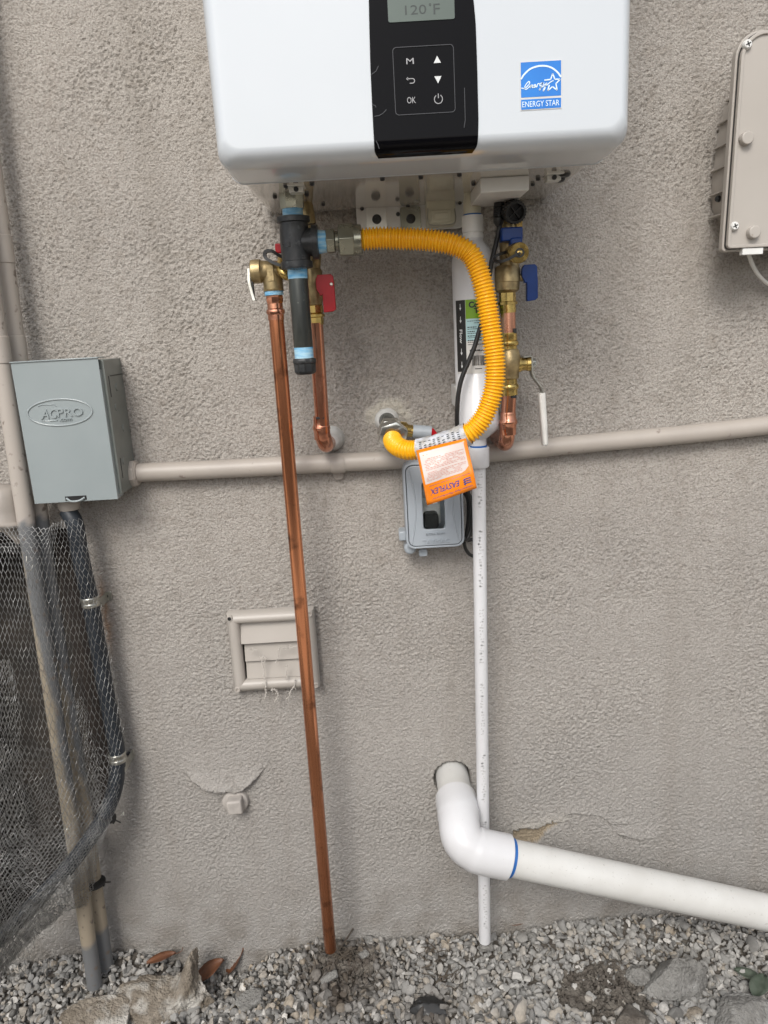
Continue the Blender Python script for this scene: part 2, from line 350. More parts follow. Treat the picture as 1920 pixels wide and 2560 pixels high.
# pebbles: one colour per stone
def pebble_mat():
    m = bpy.data.materials.new('pebbles'); m.use_nodes = True; N, L = m.node_tree.nodes, m.node_tree.links; b = N['Principled BSDF']; b.inputs['Roughness'].default_value = .75
    g = N.new('ShaderNodeNewGeometry'); r = N.new('ShaderNodeValToRGB'); r.color_ramp.interpolation = 'LINEAR'
    e = r.color_ramp.elements; e[0].position = 0; e[0].color = (.075, .072, .066, 1); e[1].position = 1; e[1].color = (.60, .575, .53, 1)
    for p, c in ((.2, (.165, .16, .15)), (.42, (.25, .243, .23)), (.58, (.31, .285, .25)), (.70, (.35, .29, .215)), (.80, (.30, .295, .28)), (.92, (.42, .405, .38))):
        q = e.new(p); q.color = (*c, 1)
    L.new(g.outputs['Random Per Island'], r.inputs[0])
    tc = N.new('ShaderNodeTexCoord'); n = N.new('ShaderNodeTexNoise'); n.inputs['Scale'].default_value = 220; n.inputs['Detail'].default_value = 4; L.new(tc.outputs['Object'], n.inputs['Vector'])
    mr = N.new('ShaderNodeMapRange'); mr.inputs[1].default_value = .3; mr.inputs[2].default_value = .7; mr.inputs[3].default_value = .72; mr.inputs[4].default_value = 1.2; L.new(n.outputs[0], mr.inputs[0])
    x = N.new('ShaderNodeMix'); x.data_type = 'RGBA'; x.blend_type = 'MULTIPLY'; x.inputs[0].default_value = 1; L.new(r.outputs[0], x.inputs[6]); L.new(mr.outputs[0], x.inputs[7])
    # grey dust patches over parts of the bed
    n2 = N.new('ShaderNodeTexNoise'); n2.inputs['Scale'].default_value = 5; n2.inputs['Detail'].default_value = 3; L.new(tc.outputs['Object'], n2.inputs['Vector'])
    m2 = N.new('ShaderNodeMapRange'); m2.inputs[1].default_value = .42; m2.inputs[2].default_value = .6; m2.inputs[4].default_value = .5; L.new(n2.outputs[0], m2.inputs[0])
    y = N.new('ShaderNodeMix'); y.data_type = 'RGBA'; L.new(m2.outputs[0], y.inputs[0]); L.new(x.outputs[2], y.inputs[6]); y.inputs[7].default_value = (.33, .325, .31, 1)
    wt = N.new('ShaderNodeAttribute'); wt.attribute_name = 'wet'
    w2 = N.new('ShaderNodeMix'); w2.data_type = 'RGBA'; L.new(wt.outputs['Fac'], w2.inputs[0]); L.new(y.outputs[2], w2.inputs[6]); w2.inputs[7].default_value = (.05, .038, .028, 1)
    L.new(w2.outputs[2], b.inputs['Base Color'])
    bp = N.new('ShaderNodeBump'); bp.inputs['Strength'].default_value = .3; bp.inputs['Distance'].default_value = .001; L.new(n.outputs[0], bp.inputs['Height']); L.new(bp.outputs[0], b.inputs['Normal'])
    return m
M['pebbles'] = pebble_mat()

# ================================================================ the wall of the house
def grid_mesh(name, V, nx, ny, keep=None, attrs=None):
    i = np.arange(nx-1)[:, None]*ny+np.arange(ny-1)[None, :]; Q = np.stack([i, i+ny, i+ny+1, i+1], -1).reshape(-1, 4)
    if keep is not None: Q = Q[keep.reshape(-1)]
    me = bpy.data.meshes.new(name); me.vertices.add(len(V)); me.vertices.foreach_set('co', V.astype(np.float32).ravel())
    me.loops.add(Q.size); me.loops.foreach_set('vertex_index', Q.ravel().astype(np.int32)); me.polygons.add(len(Q))
    me.polygons.foreach_set('loop_start', np.arange(0, Q.size, 4, dtype=np.int32)); me.update(calc_edges=True)
    me.polygons.foreach_set('use_smooth', [True]*len(Q))
    for k, a in (attrs or {}).items():
        t = me.attributes.new(k, 'FLOAT', 'POINT'); t.data.foreach_set('value', a.astype(np.float32).ravel())
    return me
def seg_dist(x, z, pl):
    """distance to a polyline, and the signed height above it"""
    D = np.full(x.shape, 9.); Hh = np.interp(x, [p[0] for p in pl], [p[1] for p in pl])
    for (ax, az), (bx, bz) in zip(pl[:-1], pl[1:]):
        t = np.clip(((x-ax)*(bx-ax)+(z-az)*(bz-az))/((bx-ax)**2+(bz-az)**2), 0, 1); D = np.minimum(D, np.hypot(x-ax-t*(bx-ax), z-az-t*(bz-az)))
    return D, z-Hh
def xz(px, py): q = P(px, py, 0); return (q[0], q[2])

OPX0, OPX1, OPZ0, OPZ1 = P(-150, 1850)[0], P(280, 1850)[0], P(0, 2350)[2], P(120, 1322)[2]   # recess behind the netting, widened left to darken the wall seen there
WX0, WX1, WZ0, WZ1, STEP = -.90, .80, -.05, 1.71, .0021
xs = np.arange(WX0, WX1+1e-6, STEP); zs = np.arange(WZ0, WZ1+1e-6, STEP); nx, nz = len(xs), len(zs)
GX, GZ = np.meshgrid(xs, zs, indexing='ij'); gx, gz_ = GX.ravel(), GZ.ravel()
h = .0035*pn(gx*3.1, gz_*3.1, 1)+.0012*pn(gx*11, gz_*11, 2)
wx = gx+.002*pn(gx*60, gz_*60, 3); wz = gz_+.002*pn(gx*60, gz_*60, 4)
q_ = pn(wx*215, wz*285, 5)+.5*pn(wx*270, wz*320, 6)
thr = .26-.30*pn(gx*8, gz_*8, 14)-.18*pn(gx*23, gz_*23, 15)
t = -sstep(thr, thr+.55, -q_)*1.6+.35*q_                                  # smooth plateaus broken by narrow pits
bead = pn(wx*225, wz*280, 8)+.5*pn(wx*290, wz*320, 9)
k = sstep(.95, .55, gz_+.25*pn(gx*2, gz_*2, 12))                        # finer beads lower down
amp = .65+.5*pn(gx*5, gz_*5, 10)
h += (t*(1-.7*k)*.0021+bead*(.3+.7*k)*.0030)*np.clip(amp, .5, 1.3)
pale = np.zeros(len(gx)); chip = np.zeros(len(gx)); rust = np.zeros(len(gx))
# hole round the waste pipe
hc = P(1131, 1946, 0); d = np.hypot(gx-hc[0], gz_-hc[2]-.001)
h = np.where(d < .0345, -.045, h)
# flap of stucco that curls out above the old cleanout
pl = [xz(455, 1925), xz(480, 1943), xz(505, 1955), xz(540, 1967), xz(570, 1966), xz(590, 1976), xz(606, 1968), xz(640, 1942), xz(672, 1912)]
D_, Hs = seg_dist(gx, gz_, pl); inx = sstep(pl[0][0]-.004, pl[0][0]+.04, gx)*sstep(pl[-1][0]+.004, pl[-1][0]-.05, gx)
lip = np.where(Hs > 0, np.exp(-Hs/.022), 0)*inx; h += lip*(.019+.004*pn(gx*55, gz_*55, 60))
smooth = np.where((Hs > 0) & (Hs < .04), 1, 0)*inx*np.exp(-((gx-P(590, 1960)[0])/.05)**2)
d = np.hypot(gx-P(588, 2000)[0], gz_-P(588, 2000)[2]); h -= .004*np.exp(-(d/.032)**4)
# broken patch right of the elbow
pl = [xz(1282, 2078), xz(1308, 2070), xz(1345, 2071), xz(1370, 2058), xz(1397, 2055)]
D_, Hs = seg_dist(gx, gz_, pl); ww = np.interp(gx, [p[0] for p in pl], [.010, .026, .022, .012, .003])
nn = .004*pn(gx*160, gz_*160, 20); c_ = ((Hs < nn) & (Hs > -ww*1.5+nn) & (gx > pl[0][0]) & (gx < pl[-1][0])).astype(float)
h -= c_*.009; chip = np.maximum(chip, c_); up_ = np.exp(-(np.maximum(Hs, 0)/.012))*(Hs > 0)*sstep(pl[0][0]-.01, pl[0][0]+.01, gx)*sstep(pl[-1][0]+.03, pl[-1][0], gx); h += up_*.004; pale = np.maximum(pale, .35*up_)
pl = [xz(1525, 2070), xz(1550, 2088), xz(1600, 2100), xz(1640, 2094), xz(1672, 2076)]
D_, Hs = seg_dist(gx, gz_, pl); h += .0055*np.where(Hs > 0, np.exp(-Hs/.02), 0)*sstep(pl[0][0], pl[0][0]+.03, gx)*sstep(pl[-1][0], pl[-1][0]-.03, gx)
D_, Hs = seg_dist(gx, gz_, [xz(1450, 2035), xz(1500, 2040), xz(1530, 2062)]); h += .003*np.where(Hs > 0, np.exp(-Hs/.01), 0)*(D_ < .03)
# mortar smeared round the gas stub
gc = P(972, 1048, 0); d = np.hypot(gx-gc[0], (gz_-gc[2])*1.15); a_ = pn(gx*70, gz_*70, 22)
ring = np.exp(-((d-.028-.006*a_)/.009)**2)*sstep(-.02, .015, gz_-gc[2]); pale = np.maximum(pale, np.clip(ring*1.2, 0, 1)); h += .003*ring
sm_ = np.exp(-((gz_-P(1010, 1015)[2]-.25*(gx-P(1010, 1015)[0]))/.006)**2)*sstep(P(965, 1010)[0], P(985, 1010)[0], gx)*sstep(P(1040, 1010)[0], P(1000, 1010)[0], gx)*sstep(-.3, .3, a_); pale = np.maximum(pale, .8*sm_)
crumb = ((pn(gx*230, gz_*230, 25) > .62) & (np.hypot(gx-P(1020, 1045)[0], gz_-P(1020, 1045)[2]) < .05)).astype(float); pale = np.maximum(pale, crumb*.9); h += crumb*.001
# white putty spot behind the hot elbow
# rust-brown stain along the netting
rust = .8*np.exp(-np.abs(gx-P(268, 1550)[0]-.004*a_)/.006)*sstep(P(250, 1680)[2], P(250, 1560)[2], gz_)*sstep(P(240, 1400)[2], P(250, 1500)[2], gz_)
# fade ripple detail at the rim so that the coarse sheets outside can butt against it
e_ = sstep(0, .03, np.minimum.reduce([gx-WX0, WX1-gx, gz_-WZ0, WZ1-gz_])); h *= e_
V = np.stack([gx, -h, gz_], 1)
cx_, cz_ = (xs[:-1]+xs[1:])/2, (zs[:-1]+zs[1:])/2; CX, CZ = np.meshgrid(cx_, cz_, indexing='ij')
rg = .004*pn(CX*40, CZ*40, 30); bl_ = [xz(*q) for q in ((-60, 2385), (25, 2322), (75, 2270), (120, 2222), (168, 2170), (222, 2100), (258, 2045), (283, 1985), (300, 1930))]
keep = ~((CX > OPX0+rg) & (CX < OPX1+rg) & (CZ > OPZ0+rg) & (CZ < OPZ1+rg) & (CZ > rg*.4+np.interp(CX, [q[0] for q in bl_], [q[1] for q in bl_])))
wall = thing('house_wall', 'beige grey stucco house wall that carries all the pipes and boxes', 'wall', (0, 0, 0))
me = grid_mesh('stucco_face', V, nx, nz, keep, dict(pale=pale, chip=chip, rust=rust)); me.materials.append(M['stucco'])
o = bpy.data.objects.new('stucco_face', me); S.collection.objects.link(o); o.parent = wall
mb = MB()
for a, b in (((-4, WZ1), (4, 2.9)), ((-4, WZ0), (WX0, WZ1)), ((WX1, WZ0), (4, WZ1)), ((-4, -.4), (4, WZ0))):
    mb.add([(a[0], 0, a[1]), (b[0], 0, a[1]), (b[0], 0, b[1]), (a[0], 0, b[1])], [(0, 1, 2, 3)])
obj('stucco_surround', mb, M['stucco'], wall, sm=0)
# recess box; its near-black sides paint in the deep shade
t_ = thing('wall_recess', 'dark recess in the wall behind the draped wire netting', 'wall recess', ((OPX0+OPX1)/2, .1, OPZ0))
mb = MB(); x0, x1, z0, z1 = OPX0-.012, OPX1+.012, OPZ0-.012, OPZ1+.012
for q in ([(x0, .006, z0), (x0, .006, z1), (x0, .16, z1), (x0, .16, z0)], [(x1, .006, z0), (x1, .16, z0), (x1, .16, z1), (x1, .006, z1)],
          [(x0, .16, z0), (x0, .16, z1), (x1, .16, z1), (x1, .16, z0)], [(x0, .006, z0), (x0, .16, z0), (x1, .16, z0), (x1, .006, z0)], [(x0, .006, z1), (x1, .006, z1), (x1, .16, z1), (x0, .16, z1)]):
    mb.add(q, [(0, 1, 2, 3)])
obj('shade_lining', mb, M['dark'], t_, sm=0)
mb = MB(); a = P(215, 1700, -.06); mb.box((a[0]-.012, .05, OPZ0+.0), (a[0]+.030, .09, OPZ1)); obj('stud', mb, M['stud'], t_, bev=.002)
mb = MB(); a = P(30, 1362, -.05); mb.box((OPX0, .03, a[2]-.008), (a[0]+.03, .05, a[2]+.004)); obj('crossbar', mb, M['black'], t_, bev=.002)

# ================================================================ the ground
GK = [(-60, 2400), (60, 2392), (140, 2380), (250, 2368), (330, 2362), (400, 2385), (480, 2412), (540, 2425), (600, 2425), (640, 2395), (700, 2360), (790, 2338), (860, 2335), (960, 2336), (1080, 2325), (1200, 2325),
      (1300, 2318), (1400, 2292), (1470, 2282), (1570, 2275), (1700, 2282), (1800, 2292), (1960, 2300)]
gk = A([xz(*q) for q in GK])
def gh(x, o):
    """height of the gravel bed at x, distance o from the wall"""
    b = np.interp(x, gk[:, 0], gk[:, 1])-.008
    far = np.interp(x, [-1, -.45, -.3, 0, .35, .5, .8], [.0, .0, .02, .022, .03, .02, .0])
    w = sstep(0, .16, o); return b*(1-w)+far*w+.006*pn(x*7, o*7, 40)
def G(px, py, dz=0.):
    z = .02
    for _ in range(8): q = PZ(px, py, z+dz); z = float(gh(np.array([q[0]]), np.array([-q[1]]))[0])
    return A([q[0], q[1], z+dz])
xs2 = np.arange(-1.4, 1.3, .012); ys2 = np.arange(-.9, .001, .012); X2, Y2 = np.meshgrid(xs2, ys2, indexing='ij')
Z2 = gh(X2.ravel(), -Y2.ravel())-.008+.003*pn(X2.ravel()*50, Y2.ravel()*50, 41)
me = grid_mesh('soil_bed', np.stack([X2.ravel(), Y2.ravel(), Z2], 1), len(xs2), len(ys2)); me.materials.append(M['soil'])
o = bpy.data.objects.new('ground', me); S.collection.objects.link(o); o['kind'] = 'structure'
mb = MB(); mb.add([(-60, -60, -.045), (60, -60, -.045), (60, .5, -.045), (-60, .5, -.045)], [(0, 1, 2, 3)]); o = obj('ground_beyond', mb, M['concrete'], sm=0); o['kind'] = 'structure'

def ico(sub):
    import bmesh
    bm = bmesh.new(); bmesh.ops.create_icosphere(bm, subdivisions=sub, radius=1); v = A([list(q.co) for q in bm.verts]); f = A([[q.index for q in p.verts] for p in bm.faces]); bm.free(); return v, f
def pebble_field(name, C, R, seed, m, wet=None, sub=2):
    r = np.random.default_rng(seed); v0, f0 = ico(sub); n = len(C); nv = len(v0)
    ax = np.stack([r.uniform(.8, 1.35, n), r.uniform(.7, 1.05, n), r.uniform(.45, .8, n)], 1)*R[:, None]
    shp = np.ones((n, nv))
    for k in range(8):                                                 # flats and bulges
        d = r.normal(size=(n, 3)); d /= np.linalg.norm(d, axis=1)[:, None]; dt = np.einsum('vk,nk->nv', v0, d)
        lim = r.uniform(.42, .86, (n, 1)); shp *= np.where(dt > lim, lim/np.maximum(dt, 1e-3), 1)
    shp += .06*np.sin(3*np.einsum('vk,nk->nv', v0, r.normal(size=(n, 3)))+r.uniform(0, 6, (n, 1)))
    v = v0[None]*shp[:, :, None]*ax[:, None, :]
    q = r.normal(size=(n, 4)); q[:, 1:3] *= .55; q /= np.linalg.norm(q, axis=1)[:, None]; w, x, y, z = q.T
    Rm = np.stack([1-2*(y*y+z*z), 2*(x*y-z*w), 2*(x*z+y*w), 2*(x*y+z*w), 1-2*(x*x+z*z), 2*(y*z-x*w), 2*(x*z-y*w), 2*(y*z+x*w), 1-2*(x*x+y*y)], 1).reshape(n, 3, 3)
    v = np.einsum('nij,nvj->nvi', Rm, v)+C[:, None, :]
    F = (f0[None]+(np.arange(n)*nv)[:, None, None]).reshape(-1, 3)
    me = bpy.data.meshes.new(name); me.vertices.add(n*nv); me.vertices.foreach_set('co', v.astype(np.float32).ravel()); me.loops.add(F.size); me.loops.foreach_set('vertex_index', F.ravel().astype(np.int32))
    me.polygons.add(len(F)); me.polygons.foreach_set('loop_start', np.arange(0, F.size, 3, dtype=np.int32)); me.update(calc_edges=True); me.polygons.foreach_set('use_smooth', [True]*len(F))
    wt = np.repeat(wet if wet is not None else np.zeros(n), nv); t = me.attributes.new('wet', 'FLOAT', 'POINT'); t.data.foreach_set('value', wt.astype(np.float32))
    me.set_sharp_from_angle(angle=math.radians(42)); me.materials.append(m); o = bpy.data.objects.new(name, me); S.collection.objects.link(o); return o
# jittered layers of stones
DIRT = (G(1520, 2480), .085, .055); WET = [(G(865, 2425), .075), (G(850, 2500), .035), (G(1075, 2530), .04)]
Cs, Rs = [], []
for L_, (sp, dz, rr) in enumerate(((.0112, -.004, .0068), (.0105, .001, .0060), (.0165, .005, .0074))):
    gx2, gy2 = np.meshgrid(np.arange(-.97, .86, sp), np.arange(-.40, -.006, sp), indexing='ij'); n = gx2.size
    x = gx2.ravel()+RNG.uniform(-.5, .5, n)*sp; y = gy2.ravel()+RNG.uniform(-.5, .5, n)*sp; R_ = rr*np.exp(RNG.normal(0, .28, n))
    R_ *= 1+.3*sstep(.05, .2, -y); y = np.minimum(y, -R_*.8)
    z = gh(x, -y)+dz+RNG.uniform(-.002, .003, n)
    ok = np.ones(n, bool)
    if L_ == 2: ok &= RNG.uniform(size=n) < .75
    dd = np.hypot((x-DIRT[0][0])/DIRT[1], (y-DIRT[0][1])/DIRT[2]); ok &= (dd > 1+.25*pn(x*30, y*30, 50)) | (RNG.uniform(size=n) < .12)
    far_ = (y < -.36); ok &= ~far_ | (RNG.uniform(size=n) < .8)
    Cs.append(np.stack([x, y, z], 1)[ok]); Rs.append(R_[ok])
Cs = np.vstack(Cs); Rs = np.concatenate(Rs); wet = np.zeros(len(Cs))
for c, r_ in WET: wet = np.maximum(wet, 1.0*np.exp(-(np.hypot(Cs[:, 0]-c[0], Cs[:, 1]-c[1])/r_)**2))
o = pebble_field('gravel', Cs, Rs, 5, M['pebbles'], wet); o['kind'] = 'stuff'; o['label'] = 'grey and tan pebbles heaped against the foot of the wall'
# crumbly soil on the right
n = 1500; a = RNG.uniform(0, 2*math.pi, n); q = np.sqrt(RNG.uniform(size=n)); x = DIRT[0][0]+DIRT[1]*q*1.1*np.cos(a); y = DIRT[0][1]+DIRT[2]*q*1.1*np.sin(a)
C_ = np.stack([x, y, gh(x, -y)-.004+.008*(1-q)+RNG.uniform(0, .004, n)], 1)
n2_ = 700; w_ = G(862, 2420); xa = w_[0]+RNG.normal(0, .035, n2_); ya = np.minimum(w_[1]+RNG.normal(0, .018, n2_), -.004); C_ = np.vstack([C_, np.stack([xa, ya, gh(xa, -ya)+RNG.uniform(.0, .007, n2_)], 1)]); n += n2_
o = pebble_field('loose_soil', C_, .0035*np.exp(RNG.normal(0, .45, n)), 9, M['soil'], sub=1); o['kind'] = 'stuff'; o['label'] = 'crumbly dark soil lying over the gravel'
o = None
# scattered single stones and rubble
def rock(name, c, rad, seed, m, label, cat, rough=.18, sub=5, group=None, lumps=None):
    v, f = ico(sub); p = v.copy()
    r = 1+rough*n3(v+seed*3.1, 1.7, seed)+rough*.5*n3(v+seed, 4.3, seed+3)+rough*.36*n3(v, 11, seed+6)+rough*.2*n3(v, 26, seed+8)
    g_ = np.random.default_rng(seed)
    for k in range(11):
        d = unit(g_.normal(size=3)); lim = g_.uniform(.5, .9); dt = v@d*r; r = np.where(dt > lim, r*(lim/np.maximum(dt, 1e-3))**.85, r)
    p = v*r[:, None]*A(rad)
    if lumps is not None: p = lumps(p, v)
    mb = MB(); mb.add(p+A(c), [tuple(int(i) for i in q) for q in f]); return tag(obj(name, mb, m, loc=c, sm=24), label, cat, group)

# ================================================================ tankless water heater
HX0, HX1, HZ0, HZ1, HF = -.155, .285, 1.3725, 2.07, .345
heater = thing('water_heater', 'white wall-hung tankless water heater with a black control panel', 'water heater', ((HX0+HX1)/2, -.02, HZ0))
cx, w = (HX0+HX1)/2, HX1-HX0
# front cover: rounded-rectangle rings from the seam to the front face
V, F = [], []; prof = [(.247, .0, .0), (.262, .0, .0), (.290, .0002, .0), (.315, .0005, .001)]
for k in range(1, 11):
    a = math.pi/2*k/10; prof.append((.315+.030*math.sin(a), .0005+.015*(1-math.cos(a)), .001+.017*(1-math.cos(a))))
nr = None
for (o_, ix, iz) in prof:
    ol = rrect(w+.016-2*ix, HZ1-HZ0-2*iz, .017, 8, cx+.001, (HZ0+HZ1)/2); nr = len(ol)
    V += [(x, -o_, z) for x, z in ol]
m_ = len(prof); F = [(i*nr+k, i*nr+(k+1) % nr, (i+1)*nr+(k+1) % nr, (i+1)*nr+k) for i in range(m_-1) for k in range(nr)]
F.append(tuple(range((m_-1)*nr, m_*nr)))
mb = MB(); mb.add(V, F); obj('front_cover', mb, M['white_enamel'], heater, sm=50)
mb = MB(); mb.prism(rrect(w-.001, HZ1-HZ0-.001, .018, 8, cx, (HZ0+HZ1)/2), wf((0, 0, 0)), .012, .2475); obj('bottom_plate', mb, M['heater_plate'], heater, sm=50)
mb = MB(); mb.ring(rrect(w+.0172, HZ1-HZ0+.0012, .0175, 8, cx+.001, (HZ0+HZ1)/2), rrect(w-.004, HZ1-HZ0-.004, .015, 8, cx, (HZ0+HZ1)/2), wf((0, 0, 0)), .2455, .2485); obj('seam_lip', mb, M['white_enamel'], heater)
# control panel
FO = -.3453
def hz(px, py, o=.345): return P(px, py, o)
ztop = 1.66
LP_ = sorted([(q[2], q[0]) for q in (hz(*p) for p in ((922, -40), (922, 0), (923, 58), (926, 174), (932, 300), (937, 392)))]+[(ztop, hz(922, -40)[0]+.001)])
RP_ = sorted([(q[2], q[0]) for q in (hz(*p) for p in ((1194, 378), (1196, 300), (1193, 174), (1189, 58), (1183.5, 0), (1178, -40)))]+[(ztop, hz(1178, -40)[0]-.004)])
lx = lambda z: np.interp(z, [q[0] for q in LP_], [q[1] for q in LP_]); rx = lambda z: np.interp(z, [q[0] for q in RP_], [q[1] for q in RP_])
def cover_o(z):
    tz = z-HZ0
    return HF if tz >= .018 else .315+.030*math.sqrt(max(0, 1-(1-(tz-.001)/.017)**2)) if tz > .001 else .315
body = MB(); V = []; nX = 9
rows = list(np.linspace(ztop, 1.392, 40))+list(np.linspace(1.391, HZ0+.0028, 18))
for z in rows:
    inset = .0 if z > 1.382 else .004*((1.382-z)/.0065)**2 if z > 1.3755 else .004
    a, b = lx(z)+inset, rx(z)-inset
    for k in range(nX): V.append((a+(b-a)*k/(nX-1), -(cover_o(z)+.0009), z))
body.add(V, [(i*nX+k, (i+1)*nX+k, (i+1)*nX+k+1, i*nX+k+1) for i in range(len(rows)-1) for k in range(nX-1)])
pan = obj('control_panel', body, M['gloss_black'], heater, sm=0)
so_ = pan.modifiers.new('solid', 'SOLIDIFY'); so_.thickness = .0012; so_.offset = -1
PF = FO-.0012
def hfr(d=0.): return (A([0, PF-d, 0]), X_, Z_, -Y_)
def hp(px, py): q = P(px, py, -PF); return (q[0], q[2])
a, b = hp(971, 56), hp(1137, 48)
mb = MB(); mb.prism(rrect(b[0]-a[0], .05, .002, 3, (a[0]+b[0])/2, (a[1]+b[1])/2+.025), hfr(), -.0004, .0004); d_ = obj('display', mb, M['lcd'], pan)
mb = MB(); a, b = hp(1013, 38), hp(1066, 36); t1 = hp(1070, 11)[1]
mb.text('120', hfr(.0004), (a[0], a[1], b[0], t1), .0002); a, b = hp(1084, 36), hp(1099, 9); mb.text('F', hfr(.0004), (a[0], a[1], b[0], b[1]), .0002)
q = hp(1075, 12); mb.ribbon(circ(.0009, 14, *q), .0007, hfr(.0004), 0, .0002, True); obj('display_reading', mb, M['lcd_ink'], pan, sm=0, stuff=True)
a, c = hp(984, 118), hp(1140, 283); b = hp(1133, 111)
w_, h_ = (b[0]-a[0]+hp(1140, 280)[0]-hp(985, 289)[0])/2, a[1]-hp(985, 289)[1]
cc = ((a[0]+b[0]+hp(1140, 280)[0]+hp(985, 289)[0])/4, (a[1]+b[1]+hp(1140, 280)[1]+hp(985, 289)[1])/4)
mb = MB(); mb.ring(rrect(w_, h_, .004, 5, *cc), rrect(w_-.0014, h_-.0014, .0035, 5, *cc), hfr(), -.0002, .0003)
for pl in ([(946, 165), (940, 178), (928, 187)], [(966, 274), (958, 283), (948, 289), (936, 291)], [(931, 262), (938, 264), (940, 269)], [(1161, 220), (1162, 260), (1163, 300), (1160, 320)], [(940, 352), (945, 362), (948, 372)]):
    mb.ribbon([hp(*q) for q in pl], .0007, hfr(), 0, .0003)
obj('protective_film_edge', mb, M['film'], pan, sm=0, stuff=True)
mb = MB()
def ink_text(mb, s, x0, y0, x1, y1, bold=0.):
    a, b = hp(x0, y0), hp(x1, y1); mb.text(s, hfr(), (a[0], a[1], b[0], b[1]), .0003, bold=bold)
ink_text(mb, 'M', 1016, 161, 1034, 145); ink_text(mb, 'OK', 1018, 259, 1039, 242)
q = hp(1096, 248); r_ = .0043
mb.ribbon([(q[0]+r_*math.sin(a), q[1]+r_*math.cos(a)) for a in np.linspace(.55, 2*math.pi-.55, 22)], .0008, hfr(), 0, .0003)
mb.ribbon([(q[0], q[1]+r_*.2), (q[0], q[1]+r_*1.25)], .0008, hfr(), 0, .0003)
q = hp(1027, 203); pts = [(-.0038, .0024), (.0018, .0024)]+[(.0018+.0022*math.sin(a), .0002+.0022*math.cos(a)) for a in np.linspace(.2, math.pi, 9)]+[(-.0012, -.002)]
mb.ribbon([(q[0]+x, q[1]+y) for x, y in pts], .0008, hfr(), 0, .0003); mb.prism([(q[0]-.0048, q[1]+.0024), (q[0]-.0028, q[1]+.0042), (q[0]-.0028, q[1]+.0006)][::-1], hfr(), 0, .0003)
obj('button_marks', mb, M['grey_ink'], pan, sm=0, stuff=True)
mb = MB(); q = hp(1093, 149); mb.prism([(q[0]-.0038, q[1]-.0032), (q[0]+.0038, q[1]-.0032), (q[0], q[1]+.0036)], hfr(), 0, .0003)
q = hp(1095, 199); mb.prism([(q[0]-.0038, q[1]+.0032), (q[0], q[1]-.0036), (q[0]+.0038, q[1]+.0032)], hfr(), 0, .0003); obj('arrow_marks', mb, M['white_ink'], pan, sm=0, stuff=True)
# blue energy label
def ep(x, y): q = P(1260+x/9.217, 120+y/9.217, .3455); return (q[0], q[2])
efr = (A([0, -.3455, 0]), X_, Z_, -Y_)
p0, p1, p2_, p3_ = ep(390, 305), ep(1322, 312), ep(1308, 1402), ep(388, 1398); X0, X1 = (p0[0]+p3_[0])/2, (p1[0]+p2_[0])/2; T0, T1 = (p2_[1]+p3_[1])/2, (p0[1]+p1[1])/2
mb = MB(); mb.prism([(X0-.0008, T0-.0008), (X1+.0008, T0-.0008), (X1+.0008, T1+.0008), (X0-.0008, T1+.0008)], efr, -.001, .0001); en = obj('energy_label', mb, M['white_vinyl'], heater, sm=0)
zl = (ep(850, 1145)[1]); mb = MB(); mb.prism([(X0, zl+.001), (X1, zl+.001), (X1, T1), (X0, T1)], efr, 0, .0003); mb.prism([(X0, T0), (X1, T0), (X1, zl-.001), (X0, zl-.001)], efr, 0, .0003)
obj('label_field', mb, M['blue_label'], en, sm=0, stuff=True)
mb = MB(); sx_, sz_ = (X1-X0)/925, (T1-T0)/1090
def eq(x, y): return (X0+(x-392)*sx_, T1-(y-308)*sz_)
arc = [eq(*q) for q in catmull([(397, 690), (470, 585), (600, 475), (740, 425), (860, 412), (1000, 430), (1130, 490), (1240, 590), (1312, 690)], 5)]
mb.ribbon(arc, 36*sx_, efr, .0003, .0006)
st = [(1140, 770), (1000, 810), (1040, 860), (1005, 990), (1115, 905), (1225, 990), (1195, 840), (1295, 745), (1170, 735), (1122, 600), (1075, 735), (930, 745)]
st = [(1045, 860), (1005, 990), (1115, 905), (1225, 990), (1195, 840), (1295, 745), (1170, 735), (1122, 600), (1075, 735), (930, 745)]
for a, b in zip(st[:-1], st[1:]): mb.ribbon([eq(*a), eq(*b)], 27*sx_, efr, .0003, .0006)
scr = [[(400, 897), (470, 905), (540, 860), (590, 800), (580, 755), (530, 790), (480, 870), (490, 930), (540, 915), (600, 860), (630, 830)], [(625, 835), (600, 910), (640, 850), (665, 845), (655, 900), (690, 885)],
       [(680, 880), (730, 850), (710, 830), (685, 870), (700, 900), (745, 870)], [(750, 900), (775, 830), (800, 815), (815, 825)], [(870, 800), (830, 830), (830, 870), (870, 850), (890, 790), (860, 900), (815, 970), (830, 930), (920, 870)],
       [(920, 800), (915, 850), (950, 850), (985, 800), (950, 920), (905, 995), (920, 930), (1000, 850), (1080, 790), (1140, 765)]]
for q in scr: mb.ribbon([eq(*p) for p in catmull(q, 4)], 20*sx_, efr, .0003, .0006)
a, b = eq(418, 1345), eq(1275, 1212); mb.text('ENERGY STAR', efr, (a[0], a[1], b[0], b[1]), .0003, d=.0003); obj('label_print', mb, M['pale_print'], en, sm=0, stuff=True)
